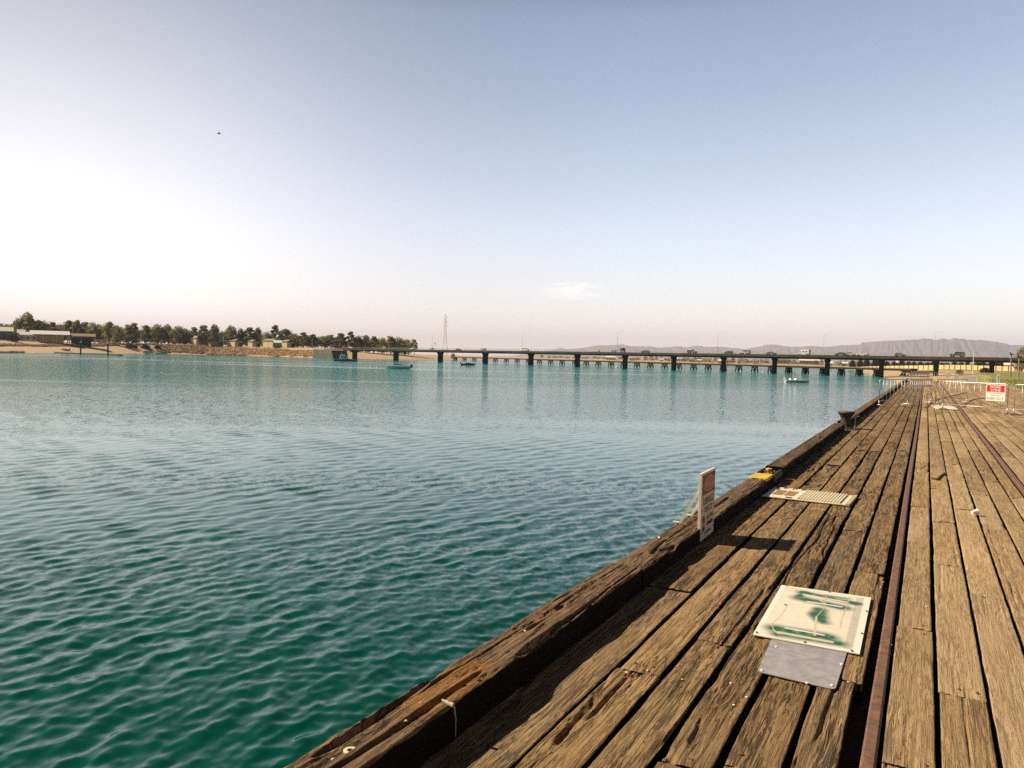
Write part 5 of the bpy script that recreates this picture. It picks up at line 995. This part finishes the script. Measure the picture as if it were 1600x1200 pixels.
for t_, ln in ((.70, 4.4), (.80, 4.0), (.90, 3.6)):
    mb = MB().tube([(-ln, 0, t_*hh), (ln, 0, t_*hh)], .18, 4).tube([(-ln, 0, t_*hh), (0, 0, (t_+.05)*hh), (ln, 0, t_*hh)], .12, 4); mb.build("cross_arm", PYL, py)

# ------------------------------------------------------------------ eastern shore: houses, trees, the long cream wall
def inv_depth(px, lo): return lo
GE = "small cream houses on the far eastern shore"
rg = random.Random(77)
wallc = [WALLC, mat("pale stone wall", (0.58, 0.49, 0.32), 0.85, 0.1, .6), mat("white render", (0.64, 0.58, 0.46), 0.85, 0.06, .6)]
BIG = [(954, 556.5, 15, 1010, "cream hall seen under the road bridge below the flat truck"), (1221, 559.5, 24, 900, "long cream building under the road bridge left of the motorhome"), (1264, 560.8, 29, 860, "longest pale shed under the road bridge below the motorhome"), (1404, 563.8, 8, 520, "small cream building just above the far end of the cream wall"), (1574, 566.0, 8, 420, "white two-level house above the eastern end of the cream wall"), (1590, 568.6, 7, 330, "small white hut beside the wooden power poles")]
for px, y0, w, dp, lb in BIG: house("cream_building", lb, px, dp, y0, 566, w, wallc[int(px) % 3], (ROOFW, ROOFG)[int(px) % 2], "building", deep=12)
for k in range(46):
    px = 985+k*11.6+rg.uniform(-4, 4)
    if any(abs(px-b[0]) < b[2]*.7+4 for b in BIG): continue
    dp = np.interp(px, [980, 1200, 1340, 1520], [1000, 880, 640, 500])+rg.uniform(-25, 60); top = hy(px)-rg.uniform(1.2, 4.2)
    house("shore_house", "small cream house among trees on the far eastern shore, seen under the bridge deck", px, dp, top, 566, rg.uniform(5, 9), rg.choice(wallc), rg.choice((ROOFW, ROOFG, ROOFB)), "house", GE, deep=9, door=False)
for k in range(120):
    px = 850+k*6.5+rg.uniform(-4, 4)
    if px > 1610: break
    dp = np.interp(px, [850, 1000, 1200, 1340, 1600], [1020, 1020, 920, 690, 560])+rg.uniform(0, 110); top = hy(px)-rg.uniform(1.5, 6.0)*(0.6+0.4*(px > 1000))
    plant(px, dp, top, rg.uniform(6, 12), "bush", "dusty scrub tree on the far eastern shore under the line of the bridge deck", "scrub trees on the eastern shore", None, "tree", {"bush": BUSH["bush"][1:]})
for k in range(26):
    px = 1335+k*10.5+rg.uniform(-3, 3); dp = np.interp(px, [1335, 1600], [520, 420])+rg.uniform(0, 30)
    plant(px, dp, hy(px)-rg.uniform(5, 9), rg.uniform(9, 15), "bush", "dark scrub tree behind the long cream wall", "scrub behind the cream wall", None, "tree", {"bush": BUSH["bush"][:1]})
for px, yt, w, dp, lb in ((708, 552, 8, 700, "dark bush at the end of the timber bridge"), (1597, 543, 22, 300, "dark tree at the eastern edge behind the power poles"), (1606, 538, 26, 280, "taller dark tree at the eastern edge of the view"), (1540, 574.5, 16, 255, "dry bush beside the last road bridge pier"), (1500, 577.5, 14, 230, "small dry bush near the white light pole"), (1424, 576.5, 12, 330, "dry bush near the end of the timber bridge")):
    plant(px, dp, yt, w, "round" if yt < 560 else "bush", lb, "eastern bank bushes", None, "tree", None if yt < 560 else BUSH)
a, b_ = dcol(1338, 470), dcol(1640, 350); za = lz((a+b_)/2)
lw = thing("boundary_wall", "long low wall of cream panels between posts running below the road bridge", "wall", (a[0], a[1], 0), math.atan2(b_[1]-a[1], b_[0]-a[0])); Lw = float(np.linalg.norm((b_-a)[:2])); n = int(Lw/3.4)
YW = mat("yellow cream panel", (0.62, 0.46, 0.17), 0.85, 0.12, 0.3, col2=(0.70, 0.56, 0.30)); z1 = 0.1
mp_, ms_ = MB(), MB()
for k in range(n):
    x = (k+.5)*Lw/n; zg = lz(a+(b_-a)*((k+.5)/n)); mp_.box((x, 0, zg+1.15), (Lw/n-0.55, .18, 2.4)); ms_.box((x+Lw/n/2, 0, zg+1.2), (.4, .3, 2.6))
mp_.build("panel", YW, lw); ms_.build("post", SHADE, lw)
# light pole and wooden power poles on the eastern bank
p = dcol(1520.5, 215); t = thing("light_pole", "slim white light pole on the bank below the long ridge", "light pole", (p[0], p[1], lz(p)-.2), 0.4); hh = ztop(1521, 549.5, 215)-lz(p)
MB().tube([(0, 0, 0), (0, 0, hh)], [0.12, 0.08], 8).build("pole", WHITE, t); MB().box((0.25, 0, hh), (.8, .25, .12)).build("lamp_head", WHITE, t)
for px, yt, dp, lb in ((1579.5, 552.5, 138, "weathered wooden power pole with a dark crossarm"), (1592, 556.5, 132, "shorter wooden power pole at the edge of view")):
    p = dcol(px, dp); z = -0.1; hh = ztop(px, yt, dp)-z; t = thing("power_pole", lb, "pole", (p[0], p[1], z), FACE); MB().tube([(0, 0, 0), (0, 0, hh)], [0.14, 0.10], 8).build("pole", mat("silvered pole timber", (0.30, 0.24, 0.17), 0.9, 0.2, 2), t); MB().box((0.05, -.05, hh-.15), (0.8, .12, .14)).build("cross_arm", CAST, t); MB().lathe([(.10, hh-.1), (.14, hh+.05), (.10, hh+.22)], 8, (-.2, 0, 0)).build("insulator", CAST, t)

# ------------------------------------------------------------------ grass and dirt bank beside the wharf
gx, gy = np.arange(6.98, 90, 0.9), np.arange(-4, 262, 1.6); AX, AY = np.meshgrid(gx, gy)
AZ = -0.10 + 0.25*np.clip((AX-7)/6, 0, 1)*fbm(AX/5, AY/5, 9, 3) + np.clip(AX-12, 0, 60)*0.006; AZ = np.where((AX > 85) | (AY > 257) | ((AY > 112) & (AX < 7.5+(AY-112)*0.03)), AZ-1.2, AZ)
mt, nt, b = nodes("bank grass"); geo = N(nt, "ShaderNodeNewGeometry"); n1 = N(nt, "ShaderNodeTexNoise", i_Scale=0.10, i_Detail=6.0, i_Roughness=0.65); n2 = N(nt, "ShaderNodeTexNoise", i_Scale=1.7, i_Detail=5.0)
for q in (n1, n2): L(nt, geo.outputs["Position"], q.inputs[0])
L(nt, mixc(nt, 0.35, ramp(nt, n1.outputs[0], [(0.38, (0.17, 0.19, 0.035)), (0.52, (0.22, 0.22, 0.05)), (0.62, (0.30, 0.21, 0.10))]), ramp(nt, n2.outputs[0], [(0.3, (0.10, 0.11, 0.02)), (0.7, (0.30, 0.26, 0.09))])), b.inputs["Base Color"]); b.inputs["Roughness"].default_value = 0.95
setting(np_obj("grass_bank", np_mesh("grass_bank", np.stack([AX, AY, AZ], -1).reshape(-1, 3), grid_faces(len(gx), len(gy)), mt)), "mown grass bank beside the wharf")
gl = RNG.random((26000, 2))*np.array([34, 120])+np.array([7.2, 10]); hgt = RNG.uniform(.05, .16, (len(gl), 1)); ang = RNG.uniform(0, PI, (len(gl), 1))
zz = np.interp(gl[:, 0], [7, 13, 90], [-0.1, 0.03, 0.4])[:, None]; dxy = np.concatenate([np.cos(ang), np.sin(ang)], 1)*0.07; ln = RNG.normal(0, .05, (len(gl), 2))
Vg = np.stack([np.concatenate([gl-dxy, zz-.05], 1), np.concatenate([gl+dxy, zz-.05], 1), np.concatenate([gl+ln, zz+hgt], 1)], 1).reshape(-1, 3)
go = np_obj("grass", np_mesh("grass", Vg, np.arange(len(Vg)).reshape(-1, 3), mat("grass blade", (0.19, 0.19, 0.045), 0.8, 0.4, 0.3, col2=(0.30, 0.26, 0.08)), smooth=False)); go["kind"] = "stuff"; go["label"] = "short yellow-green grass on the bank beside the wharf"
# one gull far off in the sky
bp_ = CAM+ray(342, 209)*90; bd_ = thing("gull", "tiny dark gull gliding high in the pale sky", "bird", tuple(bp_), -YAW); mb = MB().tube([(0, -.22, 0), (0, -.08, .01), (0, .1, .01), (0, .25, .02)], [.015, .055, .05, .015], 8)
for s in (-1, 1): mb.add([(0, -.08, .02), (s*.28, -.06, .11), (s*.55, .06, .05), (s*.26, .08, .10), (0, .08, .02)], [(0, 1, 3, 4), (1, 2, 3)])
mb.build("body", mat("grey feathers", (0.10, 0.09, 0.09), 0.9, 0.1), bd_)
